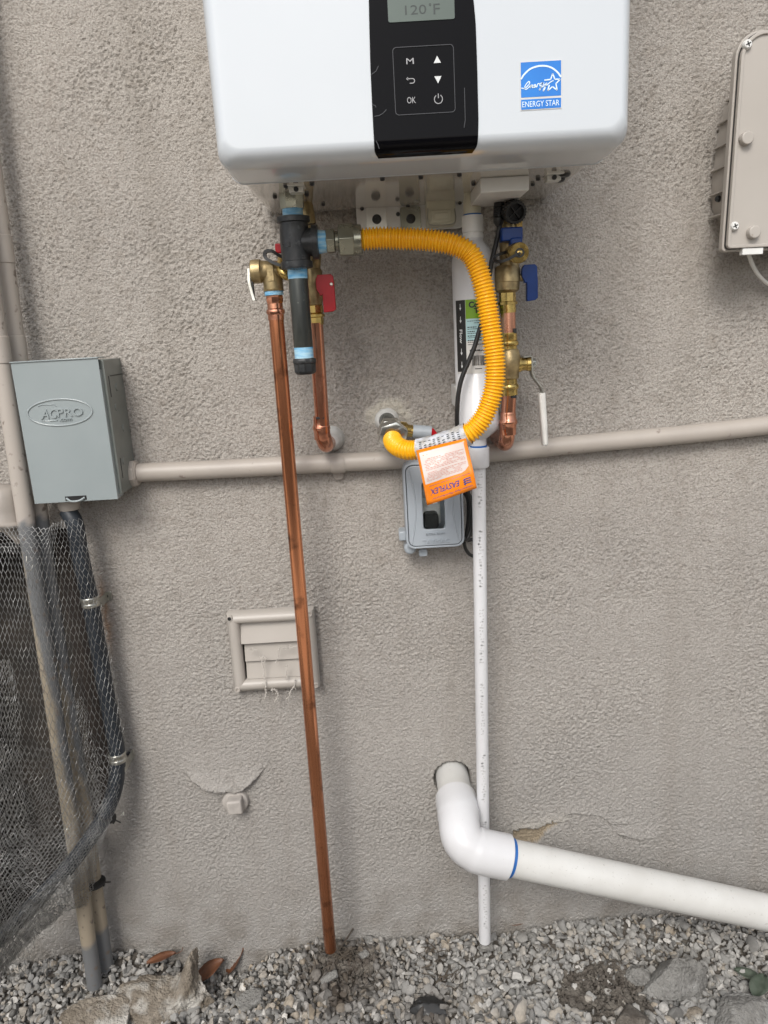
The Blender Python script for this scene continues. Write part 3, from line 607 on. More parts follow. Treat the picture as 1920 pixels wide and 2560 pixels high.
# underside: latches, screws
def screw_head(name, c, ax, r, parent, m=M['zinc']):
    c = A(c, float); ax = unit(ax); mb = MB(); mb.lathe(c, c+ax, [(0, r), (r*.35, r*.98), (r*.6, r*.7), (r*.68, r*.2)], 16)
    o = obj(name, mb, m, parent, sm=50)
    u = unit(np.cross(ax, Z_ if abs(ax[2]) < .9 else X_)); v = np.cross(ax, u); mb = MB()
    for d in (unit(u+v*.4), unit(v-u*.4)): mb.obox(c+ax*r*.66, (d, np.cross(ax, d), ax), (r*.5, r*.1, r*.06))
    obj('cross_slot', mb, M['print_black'], o, sm=0) if parent is None or parent.parent is None else None
    return o
zb = HZ0
for px, py in ((742, 470), (1380, 441)):
    c = PZ(px, py, zb); 
    t = MB(); t.box((c[0]-.011, c[1]-.020, zb-.0008), (c[0]+.011, c[1]+.008, zb+.001)); t.box((c[0]-.011, c[1]-.0215, zb-.001), (c[0]+.011, c[1]-.0185, zb+.018)); t.box((c[0]-.009, c[1]-.012, zb-.007), (c[0]+.009, c[1]+.006, zb-.0005))
    l = obj('latch', t, M['chrome'], heater, bev=.0012)
    s_ = MB(); s_.lathe((c[0], c[1]-.012, zb-.0035), (c[0], c[1]-.013, zb-.0035), [(0, .0032), (2.5, .003), (3.2, .0018)], 14); obj('latch_screw', s_, M['iron'], l)
for px, py in ((1410, 436), (1397, 449)):
    c = PZ(px, py, zb); mb = MB(); mb.lathe((c[0], c[1], zb+.001), (c[0], c[1], zb-.003), [(0, .0085), (.5, .0085), (1, .006), (.9, .004)], 22); obj('grommet', mb, M['black'], heater)
for px, py in ((714, 464), (780, 458), (687, 491), (767, 485), (808, 510), (956, 446), (1052, 442), (1148, 436), (1184, 459), (1332, 460), (1345, 446)):
    c = PZ(px, py, zb); mb = MB(); mb.lathe((c[0], c[1], zb+.0005), (c[0], c[1], zb-.003), [(0, .0032), (.8, .0028), (1, .0015)], 12); obj('screw', mb, M['iron'], heater)
# white terminal box hanging from the plate
a, b = P(1207, 438, .2), P(1317, 482, .2); mb = MB(); mb.box((a[0]-.003, -.2, zb-.0175), (b[0]+.003, -.085, zb+.0005)); obj('terminal_box', mb, M['white_plastic'], heater, bev=.0015)
# wall bracket showing below the back edge
a, b = P(890, 522, .012), P(1165, 575, .012); zc = P(1000, 578, .014)[2]
mb = MB(); mb.prism(rrect(b[0]-a[0], .07, .012, 6, (a[0]+b[0])/2, zc+.035), wf((0, -.006, 0)), 0, .006); br = obj('wall_bracket', mb, M['white_plastic'], heater, bev=.0006)
for px, py in ((942, 548), (1027, 547)):
    c = P(px, py+5, .015); mb = MB(); mb.prism(rrect(.031, .040, .003, 3, c[0], c[2]), wf((0, -.012, 0)), 0, .003); z_ = obj('anchor_plate', mb, M['chrome' if px < 1000 else 'nickel'], br, bev=.0004)
    c = P(px, py, .015)
    mb = MB(); mb.lathe((c[0], -.015, c[2]), (c[0], -.018, c[2]), [(0, .0072), (.5, .007), (1, .005), (1.1, .003)], 20)
    for a_ in (.5, .5+math.pi/2): mb.obox((c[0], -.0186, c[2]), ((math.cos(a_), 0, math.sin(a_)), (-math.sin(a_), 0, math.cos(a_)), (0, 1, 0)), (.0032, .0007, .0005))
    obj('anchor_screw', mb, M['iron'], br)
for px, py in ((905, 521), (1020, 516), (1150, 506), (995, 535)):
    c = P(px, py, .013); mb = MB(); mb.lathe((c[0], -.012, c[2]), (c[0], -.0145, c[2]), [(0, .0033), (1, .0026)], 12); obj('bracket_screw', mb, M['iron'], br)
# condensate trap cap
a, b = P(1066, 500, .045), P(1140, 562, .045); cxx = (a[0]+b[0])/2; zc = P(1100, 563, .045)[2]
mb = MB(); mb.prism(rrect(b[0]-a[0], zb-zc+.004, .004, 4, cxx, (zb+zc)/2+.002), wf((0, -.014, 0)), 0, .030); tr = obj('condensate_trap', mb, M['cream'], heater, bev=.0012)
mb = MB(); mb.prism(rrect((b[0]-a[0])*.72, .017, .002, 3, cxx, zc+.0125), wf((0, -.0435, 0)), 0, .003); mb.prism(rrect((b[0]-a[0])*.5, .009, .001, 2, cxx, zc+.0125), wf((0, -.0465, 0)), 0, .0012); obj('trap_plug', mb, M['cream'], tr, bev=.0006)
mb = MB(); e = (b[0]-a[0])/2+.0005; mb.tube(catmull([(cxx-e+.002, -.046, zc+.024), (cxx-e+.001, -.0475, zc+.008), (cxx-e+.005, -.048, zc+.001), (cxx, -.048, zc-.0005), (cxx+e-.005, -.048, zc+.001), (cxx+e-.001, -.0475, zc+.008), (cxx+e-.002, -.046, zc+.022)], 5), .0009, 8); obj('wire_clip', mb, M['steel'], tr)
# cable gland and black filter knob under the terminal box
a = P(1248, 498, .10); mb = MB(); q = P(1268, 494, .10)
mb.lathe((q[0], -.10, zb), (q[0], -.10, zb-.0085), [(0, .0235), (.6, .0235), (.8, .0225), (1, .021)], 30); obj('black_flange', mb, M['black'], heater)

# ================================================================ gas line
def V2(px, py, o): return P(px, py, o)
GO = .165
gas = thing('gas_drip_leg', 'black iron gas tee with a capped drip leg sealed with blue thread tape', 'gas pipe fitting', V2(740, 600, GO))
gx_, gt = PZ(729, 488, zb)[0], None
def gp(py, px=735): q = P(px, py, GO); return q[2]
GXc = P(748, 735, GO)[0]
zt, zT0, zT1 = gp(541, 732), gp(545, 732), gp(672, 745)
c = lambda z: A([GXc, -GO, z])
mb = MB(); mb.lathe(c(zb+.001), c(zt+.009), [(0, .0165), (.7, .0165), (1, .0158)], 8, ph=.4); obj('heater_stub', mb, M['nickel'], gas, sm=30)
mb = MB(); mb.lathe(c(zt+.0095), c(zt-.002), [(0, .0137), (1, .0137)], 28); obj('thread_tape', mb, M['tape'], gas)
Lz = zt-zT1
mb = MB(); mb.lathe(c(zt), c(zT1), [(0, .0175), (.015, .0222), (.115, .0222), (.13, .0190), (.5, .0200), (.85, .0192), (.865, .0215), (.99, .0215), (1, .0175)], 36)
zo = gp(608, 740); ox = P(797, 608, GO)[0]
mb.lathe((GXc, -GO, zo), (ox, -GO, zo), [(0, .0170), (.60, .0178), (.72, .0185), (.73, .0222), (.97, .0222), (1, .0175)], 32); tee = obj('iron_tee', mb, M['iron'], gas, sm=50)
mb = MB(); q = wf((GXc, -GO-.0197, zo-.002)); mb.text('3/4', q, (-.011, -.004, .009, .003), .0009); mb.text('MALLEABLE 150', q, (-.013, -.0335, .014, -.0280), .0022); obj('cast_lettering', mb, M['iron'], tee, sm=0, stuff=True)
z1, z2 = gp(697, 752), gp(870, 762)
mb = MB(); mb.lathe(c(zT1+.001), c(z1), [(0, .0134), (1, .0134)], 28); obj('thread_tape', mb, M['tape'], gas)
mb = MB(); mb.lathe(c(z1+.001), c(z2), [(0, .0128), (.02, .0133), (.98, .0133), (1, .0128)], 32)
obj('iron_nipple', mb, M['iron_pipe'], gas)
z3, z4 = gp(895, 765), gp(936, 768)
mb = MB(); mb.lathe(c(z2+.001), c(z3-.001), [(0, .0133), (1, .0130)], 28); obj('thread_tape', mb, M['tape'], gas)
mb = MB(); mb.lathe(c(z3), c(z4), [(0, .0145), (.05, .0168), (.28, .0168), (.34, .0158), (.8, .0156), (.95, .0135), (1, .010)], 10, ph=.2); obj('pipe_cap', mb, M['iron'], gas, bev=.0015, sm=25)

hose = thing('gas_hose', 'yellow corrugated gas hose that loops from the iron tee down to the wall stub', 'gas hose', V2(1000, 600, GO))
ax = A([1., 0, 0]); zc_ = zo; xs_ = [P(q, 605, GO)[0] for q in (797, 814, 816, 838, 846, 886, 905)]
h0 = A([0, -GO, zc_]); at = lambda x: A([x, -GO, zc_])
mb = MB(); mb.lathe(at(xs_[0]-.001), at(xs_[1]+.002), [(0, .0155), (1, .0138)], 28)
o_ = obj('thread_tape', mb, M['tape'], hose)
mb = MB(); mb.lathe(at(xs_[1]+.001), at(xs_[3]), [(0, .0150), (.06, .0168), (.92, .0168), (1, .0152)], 6, ph=math.pi/6); mb.lathe(at(xs_[3]), at(xs_[4]+.001), [(0, .0125), (1, .0125)], 24); obj('hex_adapter', mb, M['nickel'], hose, sm=30, bev=.0006)
mb = MB(); mb.lathe(at(xs_[4]), at(xs_[5]), [(0, .0160), (.06, .0222), (.12, .0226), (.95, .0226), (1, .0205)], 6, ph=math.pi/6); obj('flare_nut', mb, M['nickel'], hose, sm=30, bev=.0007)
mb = MB(); mb.lathe(at(xs_[5]-.001), at(xs_[6]), [(0, .0192), (.9, .0192), (1, .0170)], 32); obj('nut_collar', mb, M['nickel'], hose)
HP = [(903, 605, .165), (950, 600, .165), (1010, 597, .168), (1060, 599, .172), (1110, 606, .176), (1140, 614, .178), (1170, 630, .18), (1186, 652, .181), (1199, 683, .182), (1211, 726, .183), (1222, 788, .184), (1231, 850, .185),
      (1237, 900, .186), (1237, 950, .186), (1231, 985, .186), (1221, 1016, .185), (1207, 1046, .184), (1190, 1068, .182), (1170, 1084, .180), (1130, 1100, .172), (1090, 1114, .163), (1045, 1124, .154), (1016, 1125, .147), (997, 1118, .138), (985, 1108, .124), (981, 1099, .108)]
HP3 = A([P(*q) for q in HP]); HP3[0] = at(xs_[6]-.002); HP3[1][2] = zc_+.0003
hc_ = catmull(HP3, 10); hr, t_ = resample(hc_, .00062)
pitch = .0045; rr_ = .0132+.0014*np.clip(np.cos(2*math.pi*t_/pitch)*1.5, -1, 1)
mb = MB(); mb.tube(hr, rr_, 26); obj('corrugated_jacket', mb, M['yellow'], hose, sm=80)
# wall stub with nuts and valve
stub = thing('gas_stub_valve', 'gas stub leaving the wall with a steel nut and a small brass valve, red tipped', 'gas valve', P(965, 1050, 0))
w0 = P(967, 1050, 0); e1 = P(983, 1091, .088)
mb = MB(); mb.lathe(w0+A([0, .02, 0]), w0+A([0, -.006, 0]), [(0, .021), (.8, .020), (1, .0155)], 26); obj('white_caulk', mb, M['caulk'], stub)
d1 = e1-w0; mb = MB(); mb.lathe(w0, w0+d1*.82, [(0, .0135), (1, .0135)], 28); obj('stub_pipe', mb, M['iron_pipe'], stub)
mb = MB(); mb.lathe(w0+d1*.60, w0+d1*.80, [(0, .017), (.08, .0225), (.92, .0225), (1, .019)], 6); obj('union_nut', mb, M['polished'], stub, sm=30, bev=.0008)
mb = MB(); mb.lathe(w0+d1*.80, w0+d1*1.04, [(0, .0180), (.1, .0242), (.9, .0242), (1, .0190)], 6, ph=.3); obj('end_nut', mb, M['polished'], stub, sm=30, bev=.0008)
v0 = P(1000, 1072, .035); v1 = P(1032, 1078, .035)
mb = MB(); mb.lathe(v0+A([-.02, 0, .002]), v1, [(0, .009), (.35, .0105), (.45, .0135), (.7, .0135), (.8, .010), (1, .0095)], 24); obj('valve_body', mb, M['brass'], stub)
v2 = P(1062, 1082, .035); mb = MB(); mb.lathe(v1, v2+A([.01, 0, 0]), [(0, .0105), (1, .0105)], 24); obj('valve_stem', mb, M['cover_grey'], stub)
a = P(1068, 1070, .035); mb = MB(); mb.prism([(0, 0), (.010, -.001), (.019, -.014), (.018, -.019), (0, -.019)][::-1], wf((a[0], -.028, a[2])), 0, .014); obj('valve_lever', mb, M['red'], stub, bev=.001)

# hang tag wrapped round the hose
tg = thing('hang_tag', 'orange and white folded product tag wrapped round the yellow hose', 'product tag', P(1110, 1110, .18))
i0 = np.argmin(np.abs(hr[:, 0]-P(1044, 1124, .154)[0])+5*(t_ < t_[-1]*.6)); i1 = np.argmin(np.abs(hr[:, 0]-P(1170, 1085, .18)[0])+5*(t_ < t_[-1]*.6)); i0, i1 = min(i0, i1), max(i0, i1)
sl_ = hr[i0:i1+1:6]; mb = MB(); ns_ = len(sl_)
T_ = np.gradient(sl_, axis=0); T_ /= np.linalg.norm(T_, axis=1)[:, None]; Vv = []; na = 40
for i in range(ns_):
    N_ = unit(np.cross(T_[i], A([0, 1., 0]))); B_ = np.cross(T_[i], N_)
    for k in range(na):
        a = 2*math.pi*k/na; rrr = .0158+.0006*math.sin(k*2.1+i*.35)*math.sin(i*1.1)+.0005*math.sin(i*.8+k*.9); Vv.append(sl_[i]+rrr*(math.cos(a)*N_+math.sin(a)*B_))
mb.add(Vv, [(i*na+k, i*na+(k+1) % na, (i+1)*na+(k+1) % na, (i+1)*na+k) for i in range(ns_-1) for k in range(na)]); o_ = obj('clear_sleeve', mb, M['wrap'], tg, sm=80)
# faint print lines on the sleeve
mb = MB()
for j in range(11):
    a = -1.0+j*.18
    for i in range(2, ns_-3, 2):
        if RNG.uniform() < .2: continue
        seg = []
        for ii in (i, i+1):
            N_ = unit(np.cross(T_[ii], A([0, 1., 0]))); B_ = np.cross(T_[ii], N_); up = N_ if N_[2] > 0 else -N_; out = -Y_-T_[ii]*(-Y_@T_[ii]); out = unit(out)
            for da in (-.032, .032): seg.append(sl_[ii]+.01665*(math.cos(a+da)*out+math.sin(a+da)*up))
        mb.add(seg, [(0, 1, 3, 2)])
obj('sleeve_print', mb, M['lcd_ink'], o_, sm=0, stuff=True)
# the flag of the tag (a gently curved sheet)
c4 = [P(1044.7, 1146, .183), P(1169, 1113, .197), P(1192.5, 1220.5, .207), P(1068, 1263, .193)]
def tagp(u, v, d=0.):
    """u 0..1 left to right, v 0..1 top to bottom"""
    u, v = np.asarray(u, float), np.asarray(v, float); p = (c4[0]*((1-u)*(1-v))[..., None]+c4[1]*(u*(1-v))[..., None]+c4[2]*(u*v)[..., None]+c4[3]*((1-u)*v)[..., None])
    p = p+A([0, -1., 0])*(.006*np.sin(math.pi*v)*(1-.5*u)+.0025*np.sin(u*5+v*3)*np.sin(v*4)+d)[..., None] if not np.isscalar(d) or True else p
    return p
def tag_sheet(mb, u0, v0, u1, v1, d, nu=14, nv=14):
    U, V_ = np.meshgrid(np.linspace(u0, u1, nu), np.linspace(v0, v1, nv), indexing='ij'); Q = tagp(U.ravel(), V_.ravel(), np.full(U.size, d)); mb.add(Q, [(i*nv+j, i*nv+j+1, (i+1)*nv+j+1, (i+1)*nv+j) for i in range(nu-1) for j in range(nv-1)])
mb = MB(); tag_sheet(mb, 0, -.16, 1, 1, 0); fl = obj('tag_card', mb, M['orange'], tg, sm=80); s_ = fl.modifiers.new('solid', 'SOLIDIFY'); s_.thickness = .0008; s_.offset = 1
mb = MB(); U = []
nq = 12; top = [(u, -.1) for u in np.linspace(.045, .93, nq)]
bot = [(u, v) for u, v in zip(np.linspace(.045, .93, nq), [.55]*(nq-2)+[.52, .44])]
VV = [tagp(A(u), A(v0+(v1-v0)*k/10), A(.0010)) for (u, v0), (_, v1) in zip(top, bot) for k in range(11)]
mb.add(VV, [(i*11+k, i*11+k+1, (i+1)*11+k+1, (i+1)*11+k) for i in range(nq-1) for k in range(10)]); obj('text_panel', mb, M['tagwhite'], fl, sm=80)
mb = MB()
for j in range(15):
    v = .05+j*.031
    if j in (8,): continue
    x = .08+.05*RNG.uniform()
    end = .90-.1*(RNG.uniform() < .3) if j < 12 else .8
    while x < end:
        wd = RNG.uniform(.02, .07)
        if RNG.uniform() > .12: tag_sheet(mb, x, v, min(x+wd, end), v+.011, .0014, 2, 2)
        x += wd+.012
obj('small_red_print', mb, M['redprint'], fl, sm=0, stuff=True)
def tagfn(U, V_, D_): return tagp(U, V_, D_)
def tag_text(mb, s, u0, v0, u1, v1, shear=0., bold=0.):
    mb.text(s, None, (0, 0, 1, 1), .0003, shear=shear, fn=lambda a, b, d: tagp(u1-(u1-u0)*a, v0+(v1-v0)*b, d+.0006), bold=bold)
mb = MB(); tag_text(mb, 'EASYFLEX', .10, .685, .70, .815, .25, .02); mb2 = MB()
# three-stroke emblem
for k in range(3):
    v = .70+.05*k; pl = [(.92, v+.006), (.86, v+.0), (.80, v+.006), (.78, v+.02), (.81, v+.03)]
    q = [tagp(A(u), A(v_), A(.0009)) for u, v_ in catmull(pl, 4)]; mb2.tube(q, .0008, 6)
obj('brand_print', mb, M['navy'], fl, sm=0, stuff=True); obj('emblem', mb2, M['blue_label'] if False else M['navy'], fl, stuff=True)
mb = MB(); tag_text(mb, 'Global Pipe Manufacturer', .12, .875, .93, .925, .3); tag_text(mb, 'Stainless Steel Gas Appliance Connector', .10, .595, .93, .63); obj('small_print', mb, M['navy'], fl, sm=0, stuff=True)

# ================================================================ hot side
HO = .105
def vert(px, py, o): return P(px, py, o)
rel = thing('relief_valve', 'cast brass pressure relief valve with a steel test lever, left of the iron tee', 'relief valve', P(683, 690, HO))
rx_ = P(684, 720, HO)[0]; zA, zB = P(684, 657, HO)[2], P(684, 728, HO)[2]; zH = P(670, 692, HO)[2]
mb = MB(); mb.lathe((rx_, -HO, zA-.002), (rx_, -HO, zB), [(0, .011), (.15, .0135), (.5, .0140), (.55, .0142), (.93, .0142), (.95, .0150), (1, .0146)], 32); 
xA, xB = P(629, 690, HO)[0], P(722, 690, HO)[0]
zH = zH+.008
mb.lathe((xA, -HO, zH), (xB+.015, -HO, zH), [(0, .0145), (.02, .0162), (.10, .0166), (.20, .0166), (.22, .0150), (.3, .0140), (.75, .0120), (.8, .0105), (1, .0105)], 34); bd_ = obj('valve_body', mb, M['bronze'], rel, sm=45)
mb = MB(); mb.prism(rrect(.0095, .022, .001, 2), wf((rx_-.001, -HO-.0125, zH-.004)), 0, .0030); mb.text('5', wf((rx_-.001, -HO-.0150, zH-.004)), (-.002, -.003, .002, .003), .0014); obj('cast_plate', mb, M['bronze'], bd_, bev=.0008)
mb = MB(); q = A([xA-.002, -HO-.004, zH]); pl = [q+A([0, 0, .004]), q+A([-.001, -.002, -.012]), q+A([.001, -.003, -.026]), q+A([.004, -.004, -.040])]
pl = catmull(pl, 5); mb2 = MB()
for a, b in zip(pl[:-1], pl[1:]): mb2.obox((a+b)/2, (X_, Y_, unit(b-a)), (.0022, .0048, np.linalg.norm(b-a)/2+.0003))
obj('test_lever', mb2, M['steel'], rel, bev=.0004)
mb = MB(); mb.obox(q+A([.0035, -.002, -.026]), (X_, Y_, Z_), (.0012, .0035, .012)); obj('lever_spring', mb, M['black'], rel, bev=.0006)
rp = thing('relief_discharge_pipe', 'long oxidised copper discharge pipe that runs down to the gravel', 'copper pipe', A([rx_, -HO, .06]))
zb2, zend = P(685, 740, HO)[2], None
zpipe = P(826, 2375, HO)[2]; xbot = P(826, 2375, HO)[0]
top = A([rx_, -HO, zB]); bot = A([xbot, -HO, zpipe]); ax_ = bot-top
pr = lambda py: np.interp(py, [728, 2375], [0, 1])
Ltot = np.linalg.norm(ax_); f_ = lambda z: (zB-z)/(zB-zpipe)
zz = lambda py, px=688: P(px, py, HO)[2]
ring = lambda z: top+ax_*f_(z)
mb = MB(); mb.lathe(ring(zB+.0005), ring(zz(738)), [(0, .0136), (1, .0136)], 28); obj('thread_tape', mb, M['tape'], rp)
mb = MB(); mb.lathe(ring(zz(738)), ring(zz(760)), [(0, .0115), (.1, .0128), (.7, .0128), (1, .0112)], 8, ph=.2); mb.lathe(ring(zz(759)), ring(zz(800)), [(0, .0112), (.3, .0112), (.38, .0132), (.5, .0137), (.62, .0132), (.68, .0118), (1, .0118)], 32); obj('press_adapter', mb, M['copper'], rp, sm=35)
mb = MB(); mb.lathe(ring(zz(797)), bot, [(0, .0108), (.998, .0108), (1, .0100)], 32); obj('pipe', mb, M['copper_old'], rp)

hot = thing('hot_water_valve', 'brass hot water service valve with red handles behind the iron drip leg', 'valve', P(785, 690, .09))
VO = .095; hx = P(784, 700, VO)[0]; zf = lambda py: P(790, py, VO)[2]
mb = MB(); hx2 = P(765, 510, VO)[0]; mb.lathe((hx2, -VO, zb+.001), (hx2+.003, -VO, zf(560)), [(0, .0085), (.2, .0095), (1, .0095)], 20); mb.tube(catmull([(hx2+.003, -VO, zf(565)), (hx2+.006, -VO, zf(620)), (hx, -VO, zf(672))], 5), .011, 20)
mb.lathe((hx, -VO, zf(668)), (hx, -VO, zf(762)), [(0, .010), (.1, .0132), (.45, .0132), (.6, .0125), (.82, .0125), (.9, .011), (1, .0100)], 30)
mb.lathe((hx+.008, -VO, zf(716)), (hx+.030, -VO, zf(716)), [(0, .006), (1, .006)], 14); obj('valve_body', mb, M['bronze'], hot)
mb = MB(); mb.lathe((hx, -VO, zf(760)), (hx, -VO, zf(812)), [(0, .0090), (.08, .0105), (.42, .0105), (.44, .0095), (.5, .0125), (.62, .0125), (.66, .0100), (1, .0100)], 8); obj('brass_union', mb, M['brass'], hot, sm=30)
def lever(name, m, px0, px1, py0, py1, o, parent, xblade, yhub, dep=.012):
    """T-shaped plastic handle: hub towards the stem, blade hanging down"""
    a, b = P(px0, py0, o), P(px1, py1, o); W_, H_ = b[0]-a[0], a[2]-b[2]; xb = P(xblade, py1, o)[0]-a[0]; zh = P(px0, yhub, o)[2]-b[2]
    ol = [(.003, H_), (W_-.004, H_), (W_-.001, H_-.003), (W_, H_*.5), (W_, .004), (W_-.004, .001), (xb+.001, 0), (xb, .001), (xb, zh), (xb-.004, zh-.0015), (.004, zh+.001), (0, zh+.008), (0, H_-.006)]
    mb = MB(); mb.prism(ol[::-1], wf((a[0], -o+dep/2, b[2])), 0, dep); return obj(name, mb, m, parent, bev=.0018, seg=3)
hl_ = lever('red_handle', M['red'], 789, 841, 688, 780, .118, hot, 810, 738)
q = P(829, 711, .118); mb = MB(); mb.lathe((q[0], -.124, q[2]), (q[0], -.1258, q[2]), [(0, .0026), (1, .0018)], 12); obj('handle_screw', mb, M['steel'], hl_)
q0, q1 = P(689, 611, .085), P(706, 634, .085); mb = MB(); mb.box((q0[0], -.095, q1[2]), (q1[0]+.012, -.083, q0[2])); obj('red_handle', mb, M['red'], hot, bev=.0015)
# hose tail, strap
mb = MB(); mb.tube(catmull([P(706, 648, .10), P(704, 670, .12), P(712, 686, .125), P(735, 690, .12)], 6), .0072, 16); obj('drain_port', mb, M['brass'], hot)
mb = MB(); pl = catmull([P(725, 648, .12), P(700, 640, .125), P(680, 628, .128), P(664, 630, .128), P(664, 644, .128), P(682, 656, .13), P(702, 664, .132), P(712, 668, .13)], 6)
for a, b in zip(pl[:-1], pl[1:]): mb.obox((a+b)/2, (unit(b-a), Y_, unit(np.cross(unit(b-a), Y_))), (np.linalg.norm(b-a)/2+.0006, .0045, .0021))
obj('cap_strap', mb, M['black'], hot)
hp_ = thing('hot_water_pipe', 'bright copper pipe with a pressed elbow turning into the wall left of centre', 'copper pipe', P(805, 1100, .07))
PO = .080; a, b = P(789, 806, VO), P(806, 1062, PO)
mb = MB(); mb.lathe(a, b, [(0, .0108), (1, .0108)], 30); obj('pipe', mb, M['copper'], hp_)
mb = MB(); e0 = P(801, 1040, PO); dn = unit(b-a)
mb.tube([P(801.5, 1040, PO)+dn*d for d in (.0, .003, .012, .014, .017, .020, .022, .027, .036)], [.0113, .0118, .0118, .0126, .0138, .0138, .0126, .0120, .0120], 32)
s0 = P(806, 1075, PO); we = P(826, 1102, 0)
pl = catmull([s0+A([0, 0, .006]), s0+A([0, .001, -.008]), s0+A([.002, .009, -.021]), s0+A([.003, .025, -.0265]), s0+A([.004, .045, -.027])], 7); mb.tube(pl, [.012]*8+[.0125]*(len(pl)-8), 28); obj('press_elbow', mb, M['copper'], hp_)
mb = MB(); q = P(801, 1043, PO)-Y_*.0109; mb.obox(q, (X_, Y_, Z_), (.006, .0008, .0018)); obj('depth_mark', mb, M['print_black'], hp_, bev=.0005)
q = pl[-1]; mb = MB(); mb.lathe((q[0]+.004, .004, q[2]+.002), (q[0]+.004, -.022, q[2]+.002), [(0, .0215), (.5, .0195), (.85, .0150), (1, .012)], 26); obj('white_putty', mb, M['caulk'], hp_)

# ================================================================ condensate neutraliser
NO = .088; cb0, cb1 = P(1183, 640, NO), P(1195, 1062, NO); ncx = (cb0[0]+cb1[0])/2; NR = .0318
neu = thing('condensate_filter', 'white upright condensate cartridge with a green and black label behind the hose', 'filter cartridge', (ncx, -NO, P(1195, 1110, NO)[2]))
zn = lambda py, px=1189: P(px, py, NO)[2]
zt_, zsh, zbt, znk = zn(592), zn(655), zn(1052), zn(1097)
mb = MB(); c = lambda z: A([ncx, -NO, z]); L_ = zt_-znk; fr_ = lambda z: (zt_-z)/L_
pr_ = [(0, .0140), (fr_(zn(603)), .0145)]+[(fr_(zn(603)-(zn(603)-zsh)*t), .0145+(NR-.0145)*math.sin(t*math.pi/2)) for t in (.15, .3, .45, .6, .8, 1)]
pr_ += [(fr_(zbt), NR), (fr_(zbt)+.002, NR+.0008), (fr_(zn(1062)), NR+.0008)]+[(fr_(zn(1062)-(zn(1062)-znk)*t), .0125+(NR+.0008-.0125)*math.cos(t*math.pi/2)) for t in (.2, .4, .6, .8, .95)]+[(1, .0125)]
mb.lathe(c(zt_), c(znk), pr_, 44); nb = obj('cartridge', mb, M['pvc_new'], neu, sm=60)
mb = MB(); mb.lathe(c(znk+.001), c(zn(1114)), [(0, .0125), (1, .0125)], 28); obj('outlet_neck', mb, M['pvc_new'], neu)
mb = MB(); mb.lathe(c(zn(1113)), c(zn(1120)), [(0, .0132), (1, .0132)], 28); obj('primer_ring', mb, M['blue_ring'], neu)
mb = MB(); mb.lathe(c(zn(500)+.0), c(zn(535)), [(0, .0125), (1, .0125)], 26); mb.lathe(c(zb+.001), c(zn(505)), [(0, .0115), (1, .0115)], 20); obj('inlet_tube', mb, M['cream'], neu)
mb = MB(); mb.lathe(c(zn(535)), c(zn(540)), [(0, .0128), (1, .0128)], 26); obj('primer_ring', mb, M['blue_ring'], neu)
mb = MB(); mb.lathe(c(zn(539)), c(zn(596)), [(0, .0150), (.72, .0155), (.75, .0142), (.80, .0142), (.82, .0152), (1, .0152)], 28); obj('inlet_coupling', mb, M['white_plastic'], neu)
for py in (985,):
    q = P(1138, py, .05); mb = MB(); mb.box((q[0]-.003, -NO-.005, q[2]-.018), (q[0]+.012, -.02, q[2]+.014)); obj('pipe_clip', mb, M['white_plastic'], neu, bev=.001)
# labels, wrapped round the cartridge: a = angle from the front, z height
zl_ = lambda y: P(1189, y, NO+NR)[2]
def cyl(a, z, d=0.): a = np.asarray(a, float); return np.stack([ncx+(NR+.0003+d)*np.sin(a), -NO-(NR+.0003+d)*np.cos(a), np.broadcast_to(z, a.shape)], -1)
def patch(mb, a0, a1, y0, y1, d):
    n = max(2, int(abs(a1-a0)/.08)+1); aa = np.linspace(a0, a1, n); mb.add(np.vstack([cyl(aa, zl_(y0), d), cyl(aa, zl_(y1), d)]), [(i, n+i, n+i+1, i+1) for i in range(n-1)])
def cyl_text(mb, s, s0, s1, y0, y1, d=.0003, vert=False, bold=0.):
    z0, z1 = zl_(y1), zl_(y0)
    if vert: mb.text(s, None, (0, 0, 1, 1), .0001, fn=lambda a, b, dd: cyl((s0+(s1-s0)*b)/NR, z1-(z1-z0)*a, dd+d), bold=bold)
    else: mb.text(s, None, (0, 0, 1, 1), .0001, fn=lambda a, b, dd: cyl((s0+(s1-s0)*a)/NR, z0+(z1-z0)*b, dd+d), bold=bold)
mb = MB(); patch(mb, -1.16, 1.35, 747, 934, 0); lw = obj('label', mb, M['white_vinyl'], nb, sm=0) if False else obj('label', mb, M['white_vinyl'], neu, sm=80)
mb = MB(); patch(mb, -1.14, -.57, 748, 929, .0002); obj('flow_strip', mb, M['print_black'], lw, sm=80)
mb = MB(); patch(mb, -.555, 1.33, 748, 796, .0002); obj('green_field', mb, M['green_label'], lw, sm=80)
mb = MB(); patch(mb, -.555, 1.33, 796.5, 852, .0002); obj('aqua_field', mb, M['aqua_label'], lw, sm=80)
mb = MB(); cyl_text(mb, 'Condensate', -.0128, .040, 753, 769, bold=.045); cyl_text(mb, 'Treatment', -.0055, .040, 770, 783, bold=.045)
rg_ = np.random.default_rng(3)
for k, y in enumerate((801, 806, 816, 821, 827, 832, 838, 843, 849, 854, 860)):
    s = -.0155 if y not in (806,) else -.006; e = (.003, .006, -.003, .004, -.005, .003, .006, .002, .005, .000, .006)[k]
    while s < e:
        wd = rg_.uniform(.0008, .0026); patch(mb, s/NR, (s+wd)/NR, y, y+(2.6 if k in (2, 4, 6, 8) else 1.8), .0004); s += wd+.0006
s = -.0095
while s < .0155:
    wd = rg_.choice([.0004, .0007, .0011]); patch(mb, s/NR, (s+wd)/NR, 889, 914, .0004); s += wd+rg_.choice([.0004, .0007])
s = -.013
